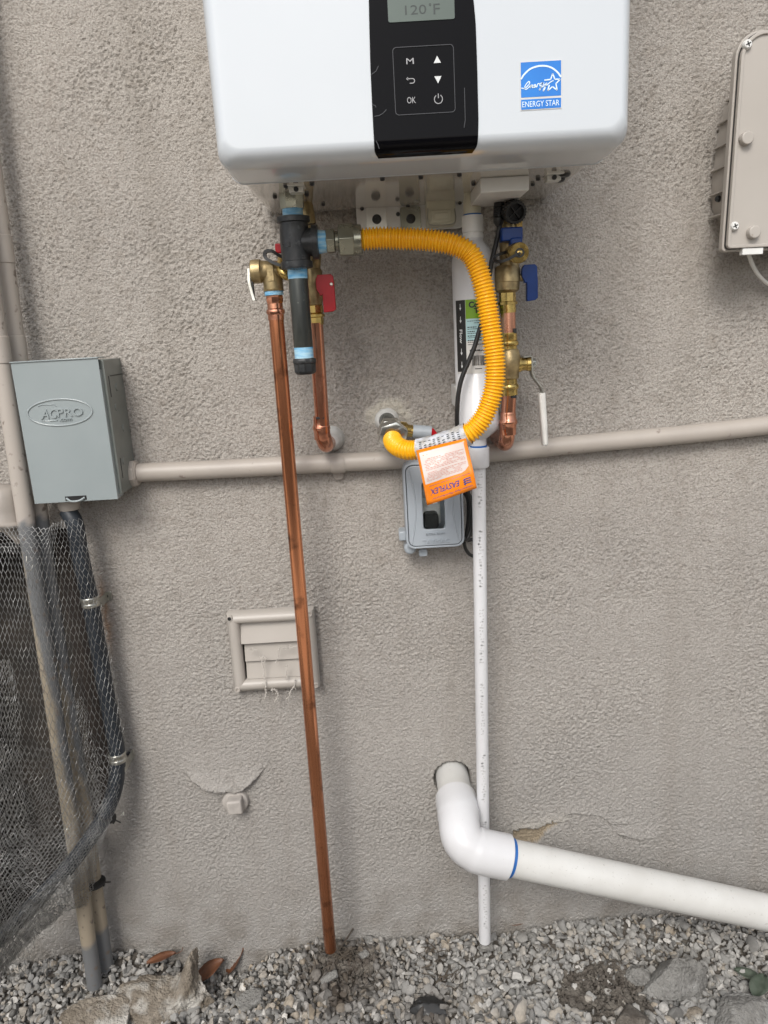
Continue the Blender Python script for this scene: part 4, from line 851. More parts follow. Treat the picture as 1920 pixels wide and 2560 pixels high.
while s < .012: wd = rg_.uniform(.001, .003); patch(mb, s/NR, (s+wd)/NR, 874+rg_.uniform(-2, 2), 878, .0004); s += wd+.0006
patch(mb, -.006/NR, .004/NR, 921, 923, .0004); obj('label_print', mb, M['print_black'], lw, sm=0, stuff=True)
mb = MB(); cyl_text(mb, 'Flow', -.0290, -.0240, 822, 857, .0003, vert=True, bold=.02)
for y in (757, 789, 870, 903):
    patch(mb, -.0270/NR, -.0260/NR, y, y+11, .0003); z_ = zl_(y+10); z2_ = zl_(y+17)
    mb.add(cyl(A([-.0285, -.0245, -.0265])/NR, A([z_, z_, z2_]), .0003), [(0, 2, 1)])
obj('flow_arrows', mb, M['white_ink'], lw, sm=0, stuff=True)
# drain pipe below
dr = thing('condensate_drain', 'thin white drain pipe from the cartridge straight down to the gravel', 'drain pipe', P(1213, 2360, .075))
a, b = A([ncx, -NO, zn(1117)]), P(1212, 2352, .075)
mb = MB(); mb.lathe(a, a+(b-a)*.034, [(0, .0160), (.06, .0168), (.94, .0166), (1, .0155)], 28); cl_ = obj('coupling', mb, M['pvc_new'], dr)
mb = MB(); mb.lathe(a+(b-a)*.03, b, [(0, .0108), (1, .0108)], 24); dp = obj('pipe', mb, M['pvc_new'], dr)
mb = MB(); dd = unit(b-a); rg_ = np.random.default_rng(5); t = .045
while t < .97:
    if (t*7) % 1 < .72:
        p_ = a+(b-a)*t; 
        for k in range(rg_.integers(1, 4)): mb.obox(p_+A([rg_.uniform(-.003, .003), -.0106, rg_.uniform(-.001, .001)]), (X_, Y_, Z_), (rg_.uniform(.0005, .002), .0003, rg_.uniform(.0005, .0016)))
    t += .0055
obj('printed_marks', mb, M['pvc_print'], dp, sm=0, stuff=True)
mb = MB(); q = P(1218, 2368, .075); mb.box((q[0]-.012, q[1]-.004, q[2]-.008), (q[0]+.012, q[1]+.008, q[2]+.003)); obj('foot_pad', mb, M['rock_grey'], dr, bev=.003)

# ================================================================ cold side
CO = .10
cv = thing('cold_water_valve', 'brass cold water service valve with blue handles under the heater, right of the cartridge', 'valve', P(1270, 690, CO))
zc = lambda py, px=1270: P(px, py, CO)[2]
def cxp(px, py): return A([P(px, py, CO)[0], -CO, P(px, py, CO)[2]])
mb = MB(); mb.lathe(cxp(1276, 496), cxp(1273, 676), [(0, .010), (.35, .0135), (.45, .0150), (.6, .0150), (.7, .0140), (1, .0140)], 28)
mb.lathe(cxp(1268, 664), cxp(1268, 732), [(0, .0150), (.1, .0180), (.55, .0186), (.60, .0186), (.62, .0179), (.9, .0176), (1, .0125)], 36); mb.lathe(cxp(1292, 693), cxp(1315, 693), [(0, .0055), (1, .0055)], 14)
obj('valve_body', mb, M['bronze'], cv)
mb = MB(); mb.lathe(cxp(1279, 552), cxp(1279, 575), [(0, .0125), (.1, .0150), (.9, .0150), (1, .0125)], 6, ph=.2); obj('hex_nut', mb, M['brass'], cv, sm=30); mb = MB(); mb.lathe(cxp(1268, 728), cxp(1269, 762), [(0, .0118), (.75, .0122), (.8, .0140), (1, .0140)], 8, ph=.2); mb.lathe(cxp(1269, 762), cxp(1270, 782), [(0, .0118), (1, .0118)], 28); obj('brass_union', mb, M['brass'], cv, sm=30)
a, b = P(1250, 572, .122), P(1303, 603, .122); mb = MB(); mb.box((a[0], -.135, b[2]), (b[0], -.112, a[2])); mb.box((a[0]+.012, -.137, b[2]-.007), (b[0]-.001, -.118, b[2]+.004)); obj('blue_handle', mb, M['blue'], cv, bev=.0018)
lever('blue_handle', M['blue'], 1303, 1343, 663, 752, .105, cv, 1316, 707)
q = P(1299, 632, .150); mb = MB(); mb.lathe(q+A([-.006, .038, .004]), q, [(0, .009), (.6, .0095), (.62, .0135), (.98, .0138), (1.0, .0132)], 40); mb.lathe(q, q-Y_*.003, [(0, .0040), (.8, .0036), (1, .002)], 18); obj('port_cap', mb, M['brass'], cv)
mb = MB(); pl = catmull([P(1300, 633, .153), P(1285, 640, .153), P(1270, 648, .152), P(1252, 654, .15), P(1238, 652, .145), P(1236, 644, .14), P(1248, 636, .135), P(1268, 630, .128)], 6)
for i, (a, b) in enumerate(zip(pl[:-1], pl[1:])): mb.obox((a+b)/2, (unit(b-a), Y_, unit(np.cross(unit(b-a), Y_))), (np.linalg.norm(b-a)/2+.0006, .0014 if i < 18 else .004, .0019))
mb.ribbon(circ(.0052, 20), .0022, (P(1299, 632, .1505), X_, Z_, -Y_), 0, .0018, True); obj('cap_strap', mb, M['black'], cv)
# knob
kn = P(1290, 531, .145); kt = P(1282, 512, .10); mb = MB(); ax_ = unit(A([.10, -1., -.25])); n_ = 36
ang = np.linspace(0, 2*math.pi, 144, endpoint=False); u_ = unit(np.cross(ax_, Z_)); v_ = np.cross(ax_, u_); Vv = []
for d, r_ in ((-.028, .0128), (-.022, .0150), (-.001, .0150), (0, .0143), (0, .0112), (-.009, .0108)):
    for a in ang: Vv.append(kn+ax_*d+(r_+(.0006*math.cos(a*24) if r_ > .0142 else 0))*(math.cos(a)*u_+math.sin(a)*v_))
mb.add(Vv, [(i*144+k, i*144+(k+1) % 144, (i+1)*144+(k+1) % 144, (i+1)*144+k) for i in range(5) for k in range(144)]+[tuple(range(5*144, 6*144)), tuple(range(144))[::-1]])
for a in (.7, .7+math.pi/2): mb.obox(kn-ax_*.006, (math.cos(a)*u_+math.sin(a)*v_, -math.sin(a)*u_+math.cos(a)*v_, ax_), (.0105, .0007, .003))
obj('filter_knob', mb, M['black'], heater, sm=40)
# cold pipe with ball valve
cpt = thing('cold_water_pipe', 'copper and brass cold water pipe with an elbow turning into the wall', 'copper pipe', P(1270, 1090, .08))
p_top, p_v0, p_v1, p_b = cxp(1270, 780), cxp(1271, 836), cxp(1273, 985), cxp(1269, 1062)
for a, b in ((p_top, p_v0), (p_v1, p_b)): mb = MB(); mb.lathe(a, b, [(0, .0108), (1, .0108)], 28); obj('pipe', mb, M['copper'], cpt)
mb = MB(); q = cxp(1270, 1030); mb.tube([q-Z_*d for d in (.0, .003, .009, .011, .014, .017, .019, .024, .034)], [.0113, .0118, .0118, .0126, .0138, .0138, .0126, .0120, .0120], 30)
s0 = cxp(1269, 1068); pl = catmull([s0+A([0, 0, .008]), s0+A([-.0005, .001, -.008]), s0+A([-.001, .010, -.022]), s0+A([-.001, .026, -.028]), s0+A([-.001, .06, -.028]), s0+A([-.001, .105, -.028])], 7); mb.tube(pl, .0121, 28); obj('press_elbow', mb, M['copper'], cpt)
for q, s_ in ((cxp(1284, 827)-Y_*.0090, (.0025, .0016, .0035)), (cxp(1281, 990)-Y_*.0095, (.0045, .0016, .0022))): mb = MB(); mb.obox(q, (X_, Y_, Z_), s_); obj('depth_mark', mb, M['print_black'], cpt, bev=.0006)
bv = thing('ball_valve', 'brass ball valve with a long white sleeved lever on the cold pipe', 'valve', cxp(1272, 910))
mb = MB()
mb.lathe(cxp(1271, 832), cxp(1272, 884), [(0, .0125), (.35, .0128), (.38, .0122), (.42, .0142), (.52, .0146), (.60, .0142), (.64, .0122), (1, .0122)], 30); obj('press_end', mb, M['brass'], bv); mb = MB()
mb.lathe(cxp(1272, 944), cxp(1273, 988), [(0, .0122), (.35, .0124), (.42, .0142), (.55, .0146), (.62, .0142), (.68, .0126), (1, .0126)], 30); obj('press_end', mb, M['brass'], bv)
mb = MB(); mb.lathe(cxp(1272, 872), cxp(1273, 948), [(0, .0130), (.06, .0150), (.16, .0158), (.24, .0172), (.36, .0180), (.52, .0180), (.68, .0165), (.76, .0150), (.97, .0146), (1, .0125)], 12, ph=.2); obj('valve_body', mb, M['bronze'], bv, sm=35, bev=.0008)
zst = cxp(1300, 911)[2]; xs1 = [P(q, 911, CO)[0] for q in (1286, 1314, 1326, 1332, 1340)]
mb = MB(); mb.lathe((xs1[0], -CO, zst), (xs1[2], -CO, zst), [(0, .0125), (.35, .0115), (.45, .0098), (.72, .0095), (.75, .0105), (.97, .0105), (1, .009)], 26); obj('valve_stem', mb, M['brass'], bv)
mb = MB(); mb.lathe((xs1[3]-.001, -CO, zst), (xs1[4], -CO, zst), [(0, .0085), (.7, .0080), (1, .006)], 6); obj('stem_nut', mb, M['zinc'], bv, sm=30, bev=.0005)
lv = [P(1306, 893, CO), P(1324, 890, CO), P(1327, 893, CO), P(1328, 930, CO), P(1332, 942, CO), P(1350, 966, CO), P(1354, 975, CO), P(1357, 1010, CO)]
mb = MB()
pts = A(lv); n_ = len(pts); nrm = []
for i in range(n_): t = pts[min(i+1, n_-1)]-pts[max(i-1, 0)]; t = unit(t); nrm.append(A([t[2], 0, -t[0]]))
Vv = []; th = .0012
for p_, q in zip(pts, nrm):
    for sa, sb in ((-1, -1), (1, -1), (1, 1), (-1, 1)): Vv.append(p_+q*th*sa+Y_*.009*sb)
F = [(i*4+k, i*4+(k+1) % 4, (i+1)*4+(k+1) % 4, (i+1)*4+k) for i in range(n_-1) for k in range(4)]+[(0, 1, 2, 3), tuple(range(4*n_-4, 4*n_))[::-1]]
mb.add(Vv, F); lvo = obj('lever', mb, M['steel'], bv, bev=.0004)
a, b = P(1353, 982, CO), P(1362, 1113, CO); mb = MB(); t_ax = unit(b-a); sd_ = unit(np.cross(t_ax, Y_)); 
Vv = []; ol = rrect(.0095, .020, .004, 4)
for f_, s_ in ((0, .92), (.01, 1), (.5, 1), (.97, .92), (1, .7)): Vv += [a+(b-a)*f_+sd_*x*s_+Y_*y*s_ for x, y in ol]
n_ = len(ol); mb.add(Vv, [(i*n_+k, i*n_+(k+1) % n_, (i+1)*n_+(k+1) % n_, (i+1)*n_+k) for i in range(4) for k in range(n_)]+[tuple(range(n_))[::-1], tuple(range(4*n_, 5*n_))]); obj('lever_sleeve', mb, M['white_vinyl'], bv)

# ================================================================ power cord and outlet
cord = thing('power_cord', 'black power cord that hangs from the heater down to the outlet box', 'cord', P(1200, 820, .12))
CP1 = [(1250, 560, .118), (1242, 600, .120), (1230, 650, .126), (1222, 700, .130), (1218, 750, .134), (1210, 790, .137), (1200, 821, .138), (1188, 862, .138), (1172, 903, .137), (1155, 944, .136), (1146, 985, .134), (1143, 1026, .130), (1143, 1067, .12), (1146, 1120, .10), (1158, 1180, .07),
       (1170, 1230, .055), (1178, 1280, .05), (1178, 1320, .05), (1171, 1342, .052), (1163, 1350, .055), (1158, 1342, .057)]
mb = MB(); mb.tube(catmull([P(*q) for q in CP1], 6), .0034, 12); obj('cable', mb, M['black'], cord)
mb = MB(); mb.tube(catmull([P(1159, 1230, .05), P(1170, 1250, .04), P(1171, 1300, .035), P(1166, 1345, .03), P(1180, 1349, .026), P(1195, 1345, .024)], 6), .0032, 10)
mb.tube(catmull([P(1168, 1230, .03), P(1182, 1255, .03), P(1184, 1300, .028), P(1176, 1340, .028)], 6), .0032, 10)
mb.tube(catmull([P(1160, 1355, .045), P(1164, 1372, .04), P(1174, 1386, .034), P(1188, 1391, .03), P(1200, 1388, .026)], 6), .0030, 10); obj('cable_coil', mb, M['black'], cord, stuff=True)
mb = MB(); a, b = P(1249, 498, .115), P(1246, 566, .118); L_ = np.linalg.norm(b-a); prf = [(0, .0078), (.25, .0078)]
for k in range(6): t = .27+k*.07; prf += [(t, .0078), (t+.04, .0078), (t+.045, .0058), (t+.065, .0058)]
prf += [(.72, .0075), (.85, .0072), (.95, .005), (1, .0040)]; mb.lathe(a, b, prf, 20)
mb.tube([P(1262, 515, .125), P(1262, 522, .125)], .004, 8); obj('strain_relief', mb, M['black'], cord)

OO = .062
ob_ = thing('outlet_cover', 'grey weatherproof outlet cover with a clear window behind the hang tag', 'outlet box', P(1085, 1270, 0))
c1, c2, c3_, c4_ = P(1008, 1158, OO), P(1156, 1152, OO), P(1163, 1368, OO), P(1015, 1373, OO)
bx0, bx1, bz0, bz1 = (c1[0]+c4_[0])/2, (c2[0]+c3_[0])/2, (c3_[2]+c4_[2])/2, (c1[2]+c2[2])/2; bw, bh, bcx, bcz = bx1-bx0, bz1-bz0, (bx0+bx1)/2, (bz0+bz1)/2
N_r = 6; wx0, wx1 = P(1058, 1300, OO)[0], P(1113, 1300, OO)[0]; wz0, wz1 = P(1085, 1323, OO)[2], P(1085, 1205, OO)[2]
mb = MB(); mb.ring(rrect(bw, bh, .014, N_r, bcx, bcz), rrect(bw-.008, bh-.008, .011, N_r, bcx, bcz), wf((0, 0, 0)), .001, OO-.006); base = obj('base_frame', mb, M['cover_grey'], ob_, bev=.0012)
mb = MB(); mb.prism(rrect(bw-.007, bh-.007, .011, N_r, bcx, bcz), wf((0, 0, 0)), .001, .024); obj('back_plate', mb, M['cover_grey'], ob_)
mb = MB(); mb.ring(rrect(bw-.001, bh-.001, .0135, N_r, bcx, bcz), rrect(bw-.0075, bh-.0075, .011, N_r, bcx, bcz), wf((0, 0, 0)), OO-.0055, OO-.001); rim = obj('lid_rim', mb, M['cover_grey'], ob_, bev=.0008)
mb = MB(); mb.ring(rrect(bw-.0076, bh-.0076, .011, N_r, bcx, bcz), rrect(bw-.0095, bh-.0095, .010, N_r, bcx, bcz), wf((0, 0, 0)), OO-.006, OO-.003); obj('gasket', mb, M['black'], ob_)
win = rrect(wx1-wx0, wz1-wz0, .005, N_r, (wx0+wx1)/2, (wz0+wz1)/2)
mb = MB(); mb.ring(rrect(bw-.0098, bh-.0098, .010, N_r, bcx, bcz), win, wf((0, 0, 0)), OO-.006, OO); lid = obj('lid', mb, M['cover_grey'], ob_, bev=.0012)
mb = MB()
for s_ in (-1, 1):                                                     # bowed ridges either side of the window
    pl = [(bcx+s_*(bw*.42-.010*math.cos(t*1.45)), bcz+t*bh*.44) for t in np.linspace(-1, 1, 20)]; mb.tube([(x, -OO-.0002, z) for x, z in pl], .0011, 8)
fr_o = wf((0, -OO, 0)); a, b = P(1065, 1338, OO), P(1112, 1330, OO); mb.text('EXTRA DUTY', fr_o, (a[0], a[2], b[0], b[2]), .0018)
a, b = P(1056, 1360, OO), P(1124, 1346, OO); mb.text('TAYMAC', fr_o, (a[0], a[2], b[0], b[2]), .0018); obj('raised_lettering', mb, M['cover_grey'], lid, sm=50, stuff=True)
mb = MB(); mb.prism(rrect(wx1-wx0-.0003, wz1-wz0-.0003, .005, N_r, (wx0+wx1)/2, (wz0+wz1)/2), wf((0, 0, 0)), OO-.0042, OO-.003); obj('clear_window', mb, M['glass'], lid)
# receptacle and plug behind the window
ocx = (wx0+wx1)/2-.004; mb = MB(); mb.prism(rrect(.034, .068, .002, 3, ocx, bcz-.004), wf((0, 0, 0)), .024, .030); rc = obj('receptacle', mb, M['white_plastic'], ob_, bev=.0008)
mb = MB(); mb.prism(rrect(.030, .026, .003, 3, ocx, bcz-.026), wf((0, 0, 0)), .030, .0325); mb.prism(rrect(.013, .012, .001, 2, ocx-.007, bcz+.001), wf((0, 0, 0)), .030, .033); mb.prism(rrect(.013, .012, .001, 2, ocx+.008, bcz+.001), wf((0, 0, 0)), .030, .033); obj('socket_faces', mb, M['white_plastic'], rc, bev=.0006)
q = P(1085, 1297, .05); mb = MB(); mb.prism(rrect(.024, .026, .006, 4, ocx, bcz-.028), wf((0, 0, 0)), .033, .052); mb.tube(catmull([(ocx, -.044, bcz-.040), (ocx+.001, -.044, bcz-.048), (ocx+.008, -.042, bcz-.054), (ocx+.03, -.035, bcz-.056)], 5), .0035, 10); obj('plug', mb, M['black'], cord, bev=.002)
mb = MB(); q = P(1006, 1335, .03); mb.box((q[0]-.006, -.045, q[2]-.008), (q[0]+.006, -.015, q[2]+.008)); obj('hinge_tab', mb, M['cover_grey'], ob_, bev=.002)
mb = MB(); q = P(1025, 1368, .035); mb.lathe((q[0], -.045, q[2]), (q[0], -.02, q[2]), [(0, .007), (.1, .010), (1, .0105)], 24); obj('knockout_boss', mb, M['cover_grey'], ob_, bev=.001)
mb = MB(); q = P(1058, 1385, .04); mb.prism(rrect(.014, .012, .003, 4, q[0], q[2]+.002), wf((0, 0, 0)), .036, .041); mb.box((q[0]-.004, -.043, q[2]+.005), (q[0]+.005, -.040, q[2]+.009)); obj('lock_tab', mb, M['cover_grey'], ob_, bev=.001)

# ================================================================ big waste pipe
wp = thing('waste_pipe', 'thick white plastic pipe with an elbow, leaving the wall and running off right', 'waste pipe', P(1150, 2090, .15))
w0 = P(1131, 1946, 0); E_ = .165; c0 = A([w0[0], -E_, w0[2]]); e1, e2 = P(1270, 2143, .148), P(2140, 2328, .140); 
dirx = unit(e2-e1); cross = A([c0[0], -.178, w0[2]-.0005])
st0 = A([w0[0], .04, w0[2]]); st1 = A([w0[0], -.070, w0[2]-.001])
mb = MB(); mb.tube([st0, (st0+st1)/2, st1], .0302, 40); obj('stub', mb, M['pvc'], wp)
a0, a1 = A([w0[0], -.060, w0[2]-.001]), A([w0[0], -.088, w0[2]-.003]); b1 = e1-dirx*.040; b0 = e1
k1 = a1+A([0, -.050, -.003]); k2 = b1-dirx*.052
bez = [((1-t)**3)*a1+3*(1-t)**2*t*k1+3*(1-t)*t*t*k2+t**3*b1 for t in np.linspace(0, 1, 22)]
pts = [a0, a0+(a1-a0)*.03]+bez+[b0-dirx*.001, b0]; rr = [.0352, .0366, *([.0362]*4), *([.0350]*14), *([.0366]*4), .0366, .0350]
mb = MB(); mb.tube(pts, rr, 48); el_ = obj('elbow', mb, M['pvc_new'], wp, sm=32)
mb = MB(); mb.tube([e1-dirx*.0005, e1+dirx*.0062], .0314, 40); obj('blue_primer_ring', mb, M['blue_ring'], wp)
mb = MB(); mb.tube([e1-dirx*.01, e1+dirx*.2, e1+dirx*.4, e2], .0302, 44); obj('pipe_run', mb, M['pvc'], wp)

# ================================================================ grey disconnect box
AO = .088
q4 = [P(22, 905, AO), P(242, 894, AO), P(297, 1248, AO), P(90, 1260, AO)]
ax0, ax1, az0, az1 = (q4[0][0]+q4[3][0])/2, (q4[1][0]+q4[2][0])/2, (q4[2][2]+q4[3][2])/2, (q4[0][2]+q4[1][2])/2; acx, acz = (ax0+ax1)/2, (az0+az1)/2
ac = thing('disconnect_box', 'grey metal electrical box embossed with an oval emblem, left of the copper pipes', 'electrical box', (acx, 0, az0))
mb = MB(); mb.box((ax0+.003, -.078, az0+.006), (ax1+.004, .0, az1-.004)); body = obj('box_body', mb, M['ac_side'], ac, bev=.001)
mb = MB(); mb.box((ax0, -AO, az0), (ax1, -AO+.002, az1)); mb.box((ax1-.0012, -AO+.0018, az0+.001), (ax1, -AO+.028, az1-.018)); mb.box((ax0-.001, -AO-.002, az1-.0015), (ax1, -AO+.03, az1+.0005)); mb.box((ax0, -AO+.0018, az0+.002), (ax0+.0012, -AO+.02, az1-.002)); lid_ = obj('cover', mb, M['ac_grey'], ac, bev=.0012)
q0, q1 = P(150, 1031, AO), None; rx1 = (P(231, 1028, AO)[0]-P(69, 1034, AO)[0])/2; rz1 = (P(147, 998, AO)[2]-P(153, 1064, AO)[2])/2; ec = (q0[0], q0[2])
mb = MB(); mb.tube([(ec[0]+rx1*math.cos(a), -AO-.0002, ec[1]+rz1*math.sin(a)) for a in np.linspace(0, 2*math.pi, 64, endpoint=False)], .0014, 8, closed=True)
fr_a = wf((0, -AO, 0)); ap = lambda x, y: (lambda q: (q[0], q[2]))(P(x/3.456, 820+y/3.456, AO))
def atext(s, x0, y0, x1, y1, sh=0.):
    a, b = ap(x0, y0), ap(x1, y1); mb.text(s, fr_a, (a[0], a[1], b[0], b[1]), .0020, shear=sh, bold=.012)
atext('AC', 362, 785, 492, 695, .2); atext('PRO', 502, 768, 712, 684); atext('.com', 515, 806, 620, 776)
for pl in ([(330, 675), (365, 663), (470, 660), (485, 675)], [(360, 790), (365, 806), (490, 802), (500, 790)]): mb.tube([(q[0], -AO-.0001, q[1]) for q in (ap(*p) for p in pl)], .0009, 6)
obj('embossed_emblem', mb, M['ac_grey'], lid_, sm=60, stuff=True)
q = P(190, 1246, AO); mb = MB(); mb.box((q[0]-.0165, -AO-.0005, q[2]-.003), (q[0]+.0165, -AO+.001, q[2]+.004)); hs_ = obj('hasp_slot', mb, M['print_black'], ac)
mb = MB(); mb.tube(catmull([(q[0]-.014, -AO-.001, q[2]+.001), (q[0]-.006, -AO-.005, q[2]-.003), (q[0]+.006, -AO-.005, q[2]-.003), (q[0]+.014, -AO-.001, q[2]+.001)], 5), .0016, 8); obj('hasp', mb, M['ac_grey'], hs_)
mb = MB()
for z_ in (az1-.045, az0+.045): mb.box((ax1+.0038, -.066, z_-.016), (ax1+.0046, -.0645, z_+.016))
mb.box((ax1+.0035, -.058, az1-.030), (ax1+.0046, -.004, az1-.0285)); obj('louvre_slots', mb, M['print_black'], body, stuff=True)
mb = MB()
for y_, z_ in ((-.05, .03), (-.03, -.005), (-.05, -.055), (-.035, .06)): mb.lathe((ax1+.0035, y_, acz+z_), (ax1+.0052, y_, acz+z_), [(0, .006), (1, .0055)], 20)
obj('knockouts', mb, M['ac_side'], body, stuff=True)
mb = MB(); q = P(172, 1262, .05); mb.lathe((q[0], -.05, az0+.008), (q[0], -.05, az0-.006), [(0, .019), (1, .019)], 8); mb.lathe((q[0], -.05, az0-.006), (q[0], -.05, az0-.020), [(0, .017), (.5, .017), (1, .0145)], 26); obj('bottom_connector', mb, M['paint_beige'], ac)
FC = [(168, 1275, .05), (187, 1309, .055), (197, 1367, .055), (208, 1425, .055), (225, 1497, .052), (237, 1569, .05), (250, 1640, .045), (262, 1714, .045), (275, 1780, .045), (285, 1835, .045), (293, 1880, .048), (293, 1930, .052), (283, 1985, .06), (258, 2045, .075), (222, 2100, .09), (168, 2170, .11), (120, 2222, .125), (75, 2270, .14), (25, 2322, .155), (-60, 2400, .17), (-150, 2480, .19)]
fx = thing('flexible_conduit', 'dark flexible conduit from the grey box that curves away to the lower left', 'conduit', P(237, 1569, .05))
mb = MB(); mb.tube(catmull([P(*q) for q in FC], 6), .0135, 26); obj('tube', mb, M['sleeve'], fx)
def clamp(px, py, o, tabp, m, name, label):
    t = thing(name, label, 'pipe clamp', P(px, py, o), 'clamps on the dark conduit'); c = P(px, py, o); d = unit(P(px+6, py+30, o)-P(px-6, py-30, o)); mb = MB()
    for s_ in (-.0050, .0050): mb.lathe(c+d*(s_-.0035), c+d*(s_+.0035), [(0, .0142), (.15, .0150), (.85, .0150), (1, .0142)], 28)
    mb.lathe(c-d*.002, c+d*.002, [(0, .0142), (1, .0142)], 28); obj('band', mb, m, t)
    e = P(*tabp, .004); a = A([c[0]+.013, -.012, c[2]+.004]); mb = MB(); mb.box((c[0]+.010, -.005, e[2]-.008), (e[0]+.010, -.0035, e[2]+.008)); mb.box((c[0]+.0095, -o_c-.004 if False else -o-.004, e[2]-.008), (c[0]+.0112, -.0035, e[2]+.008)); tb = obj('tab', mb, m, t, bev=.0006)
    mb = MB(); mb.lathe((e[0], -.005, e[2]), (e[0], -.0085, e[2]), [(0, .0042), (.6, .004), (1, .0025)], 16); obj('screw', mb, M['iron'], tb)
clamp(226, 1503, .052, (265, 1490), M['steel'], 'pipe_clamp', 'upper steel clamp holding the dark conduit, with its tab screwed to the wall')
clamp(294, 1892, .049, (322, 1883), M['steel'], 'pipe_clamp', 'lower steel clamp on the dark conduit with its tab buried in stucco')

# horizontal conduit
hz_ = thing('horizontal_conduit', 'beige painted conduit running right across the wall behind the pipes', 'conduit', P(900, 1155, .018))
pts = catmull([P(x, y, .0165) for x, y in ((300, 1187), (347, 1182), (520, 1174), (694, 1165), (860, 1156), (1000, 1149), (1226, 1133), (1400, 1115), (1504, 1105), (1700, 1087), (1920, 1063), (2150, 1034))], 5)
mb = MB(); mb.tube(pts, .0152, 26); obj('tube', mb, M['paint_beige'], hz_)
a, b = P(316, 1185, .018), P(346, 1183, .018); mb = MB(); mb.lathe(a, b, [(0, .0205), (.06, .0225), (.85, .0225), (.9, .020), (1, .0185)], 8, ph=.3); obj('terminal_nut', mb, M['paint_beige'], hz_, sm=25, bev=.0008)
mb = MB(); c = P(845, 1158, .0165); d = unit(P(875, 1156, .0165)-P(815, 1160, .0165)); mb.lathe(c-d*.012, c+d*.012, [(0, .0156), (.12, .0166), (.88, .0166), (1, .0156)], 26); q = P(846, 1184, .003); mb.prism(rrect(.017, .024, .006, 4, q[0], q[2]+.002), wf((0, 0, 0)), -.001, .006); st_ = obj('strap', mb, M['paint_beige'], hz_, bev=.0008)
mb = MB(); mb.lathe((q[0], -.006, q[2]-.001), (q[0], -.0085, q[2]-.001), [(0, .0045), (.7, .004), (1, .0025)], 16); obj('strap_screw', mb, M['paint_beige'], st_)

# vertical conduits on the left
ZP = P(90, 1320, .06)[2]; M['painted_pipe'] = painted_pipe(ZP, .13)
def vpipe(name, label, pts, o, m, r=.0134):
    t = thing(name, label, 'conduit', (P(*pts[-1], o)[0], -o, 0), 'painted conduits at the left edge'); q = [P(*p, o) for p in pts]; mb = MB(); mb.tube(q, r, 26); obj('tube', mb, m, t)
    return t, q
OA, OB = .075, .040
xA_ = P(101, 1540, OA)[0]; xB_ = P(134, 1540, OB)[0]
def straight(x, o, zt): return [A([x, -o, zt]), A([x, -o, .9]), A([x, -o, -.02])]
for nm, lb, x, o, eb in (('vertical_conduit', 'front of the two painted conduits at the left, bare grey at its foot', P(186, 2107, OA)[0], OA, P(231, 2430, OA)), ('vertical_conduit', 'rear conduit of the pair at the left, next to the wall', P(207, 2010, OB)[0], OB, P(260, 2385, OB))):
    top_ = P(-8 if o == OA else 35, 820, o); ln = P(101 if o == OA else 134, 1540, o); t = thing(nm, lb, 'conduit', (eb[0], eb[1], 0), 'painted conduits at the left edge')
    d = (ln-top_); tt = top_-d*1.5; mb = MB(); pl = np.vstack([tt, top_, ln, P(148 if o == OA else 185, 1859, o), P(186 if o == OA else 213, 2107 if o == OA else 2050, o), eb+A([0, 0, -.03])]); mb.tube(catmull(pl, 4), .0134, 26); obj('tube', mb, M['painted_pipe'], t)
    if o == OA: q = P(-4, 850, o); 
    for py in ((645, 868) if o == OB else (870,)):
        f = (py-820)/(1540-820); q = top_+d*f; mb = MB(); u = unit(d); mb.lathe(q-u*.02, q+u*.02, [(0, .0136), (.02, .0146), (.98, .0146), (1, .0136)], 26); obj('coupling_sleeve', mb, M['paint_beige'], t)
# lumpy painted fitting at the left edge
t = thing('painted_fitting', 'lumpy beige rounded fitting with a lip at the left edge under the conduits', 'pipe fitting', P(0, 1250, .05))
mb = MB(); q = P(8, 1215, .06); e = P(2, 1312, .06); mb.lathe(q, e, [(0, .016), (.05, .022), (.2, .026), (.5, .030), (.78, .033), (.80, .037), (.86, .039), (.93, .036), (.97, .028), (1, .015)], 40); v = mb.v[0]
ctr = (q+e)/2; rad = v-ctr; rad[:, 2] = 0; mb.v[0] = v+rad*(.10*n3(v, 45, 70)+.05*n3(v, 120, 71))[:, None]; obj('fitting_body', mb, M['paint_beige'], t, sm=80)
mb = MB(); q = P(35, 1330, .06); mb.tube(catmull([e+A([0, 0, .005]), e+A([.012, .01, -.012]), e+A([.02, .02, -.03])], 5), .012, 18); obj('fitting_tail', mb, M['paint_beige'], t)

# ================================================================ dryer vent
vq = [P(565, 1539, .022), P(782, 1524, .022), P(799, 1717, .022), P(585, 1737, .022)]; vx0, vx1, vz0, vz1 = (vq[0][0]+vq[3][0])/2, (vq[1][0]+vq[2][0])/2, (vq[2][2]+vq[3][2])/2, (vq[0][2]+vq[1][2])/2
dv = thing('louvre_vent', 'square beige louvred vent cover with lint threads hanging from it', 'vent cover', ((vx0+vx1)/2, 0, vz0)); vw, vh, vcx, vcz = vx1-vx0, vz1-vz0, (vx0+vx1)/2, (vz0+vz1)/2
def rail(mb, a, b, wd, inward):
    """rounded rail of the frame between two corners"""
    prf = [(0, 0), (0, .016), (.004, .021), (wd*.45, .0235), (wd*.8, .021), (wd, .014), (wd, .004)]; a, b = A(a), A(b); Vv = []
    for p_, s_ in ((a, 1), (b, -1)):
        along = unit(b-a)*s_
        for x, y in prf: Vv.append(p_+inward*x+along*x-Y_*y)
    n_ = len(prf); mb.add(Vv, [(k, k+1, n_+k+1, n_+k) for k in range(n_-1)])
c4v = [A([vx0, 0, vz1]), A([vx1, 0, vz1]), A([vx1, 0, vz0]), A([vx0, 0, vz0])]
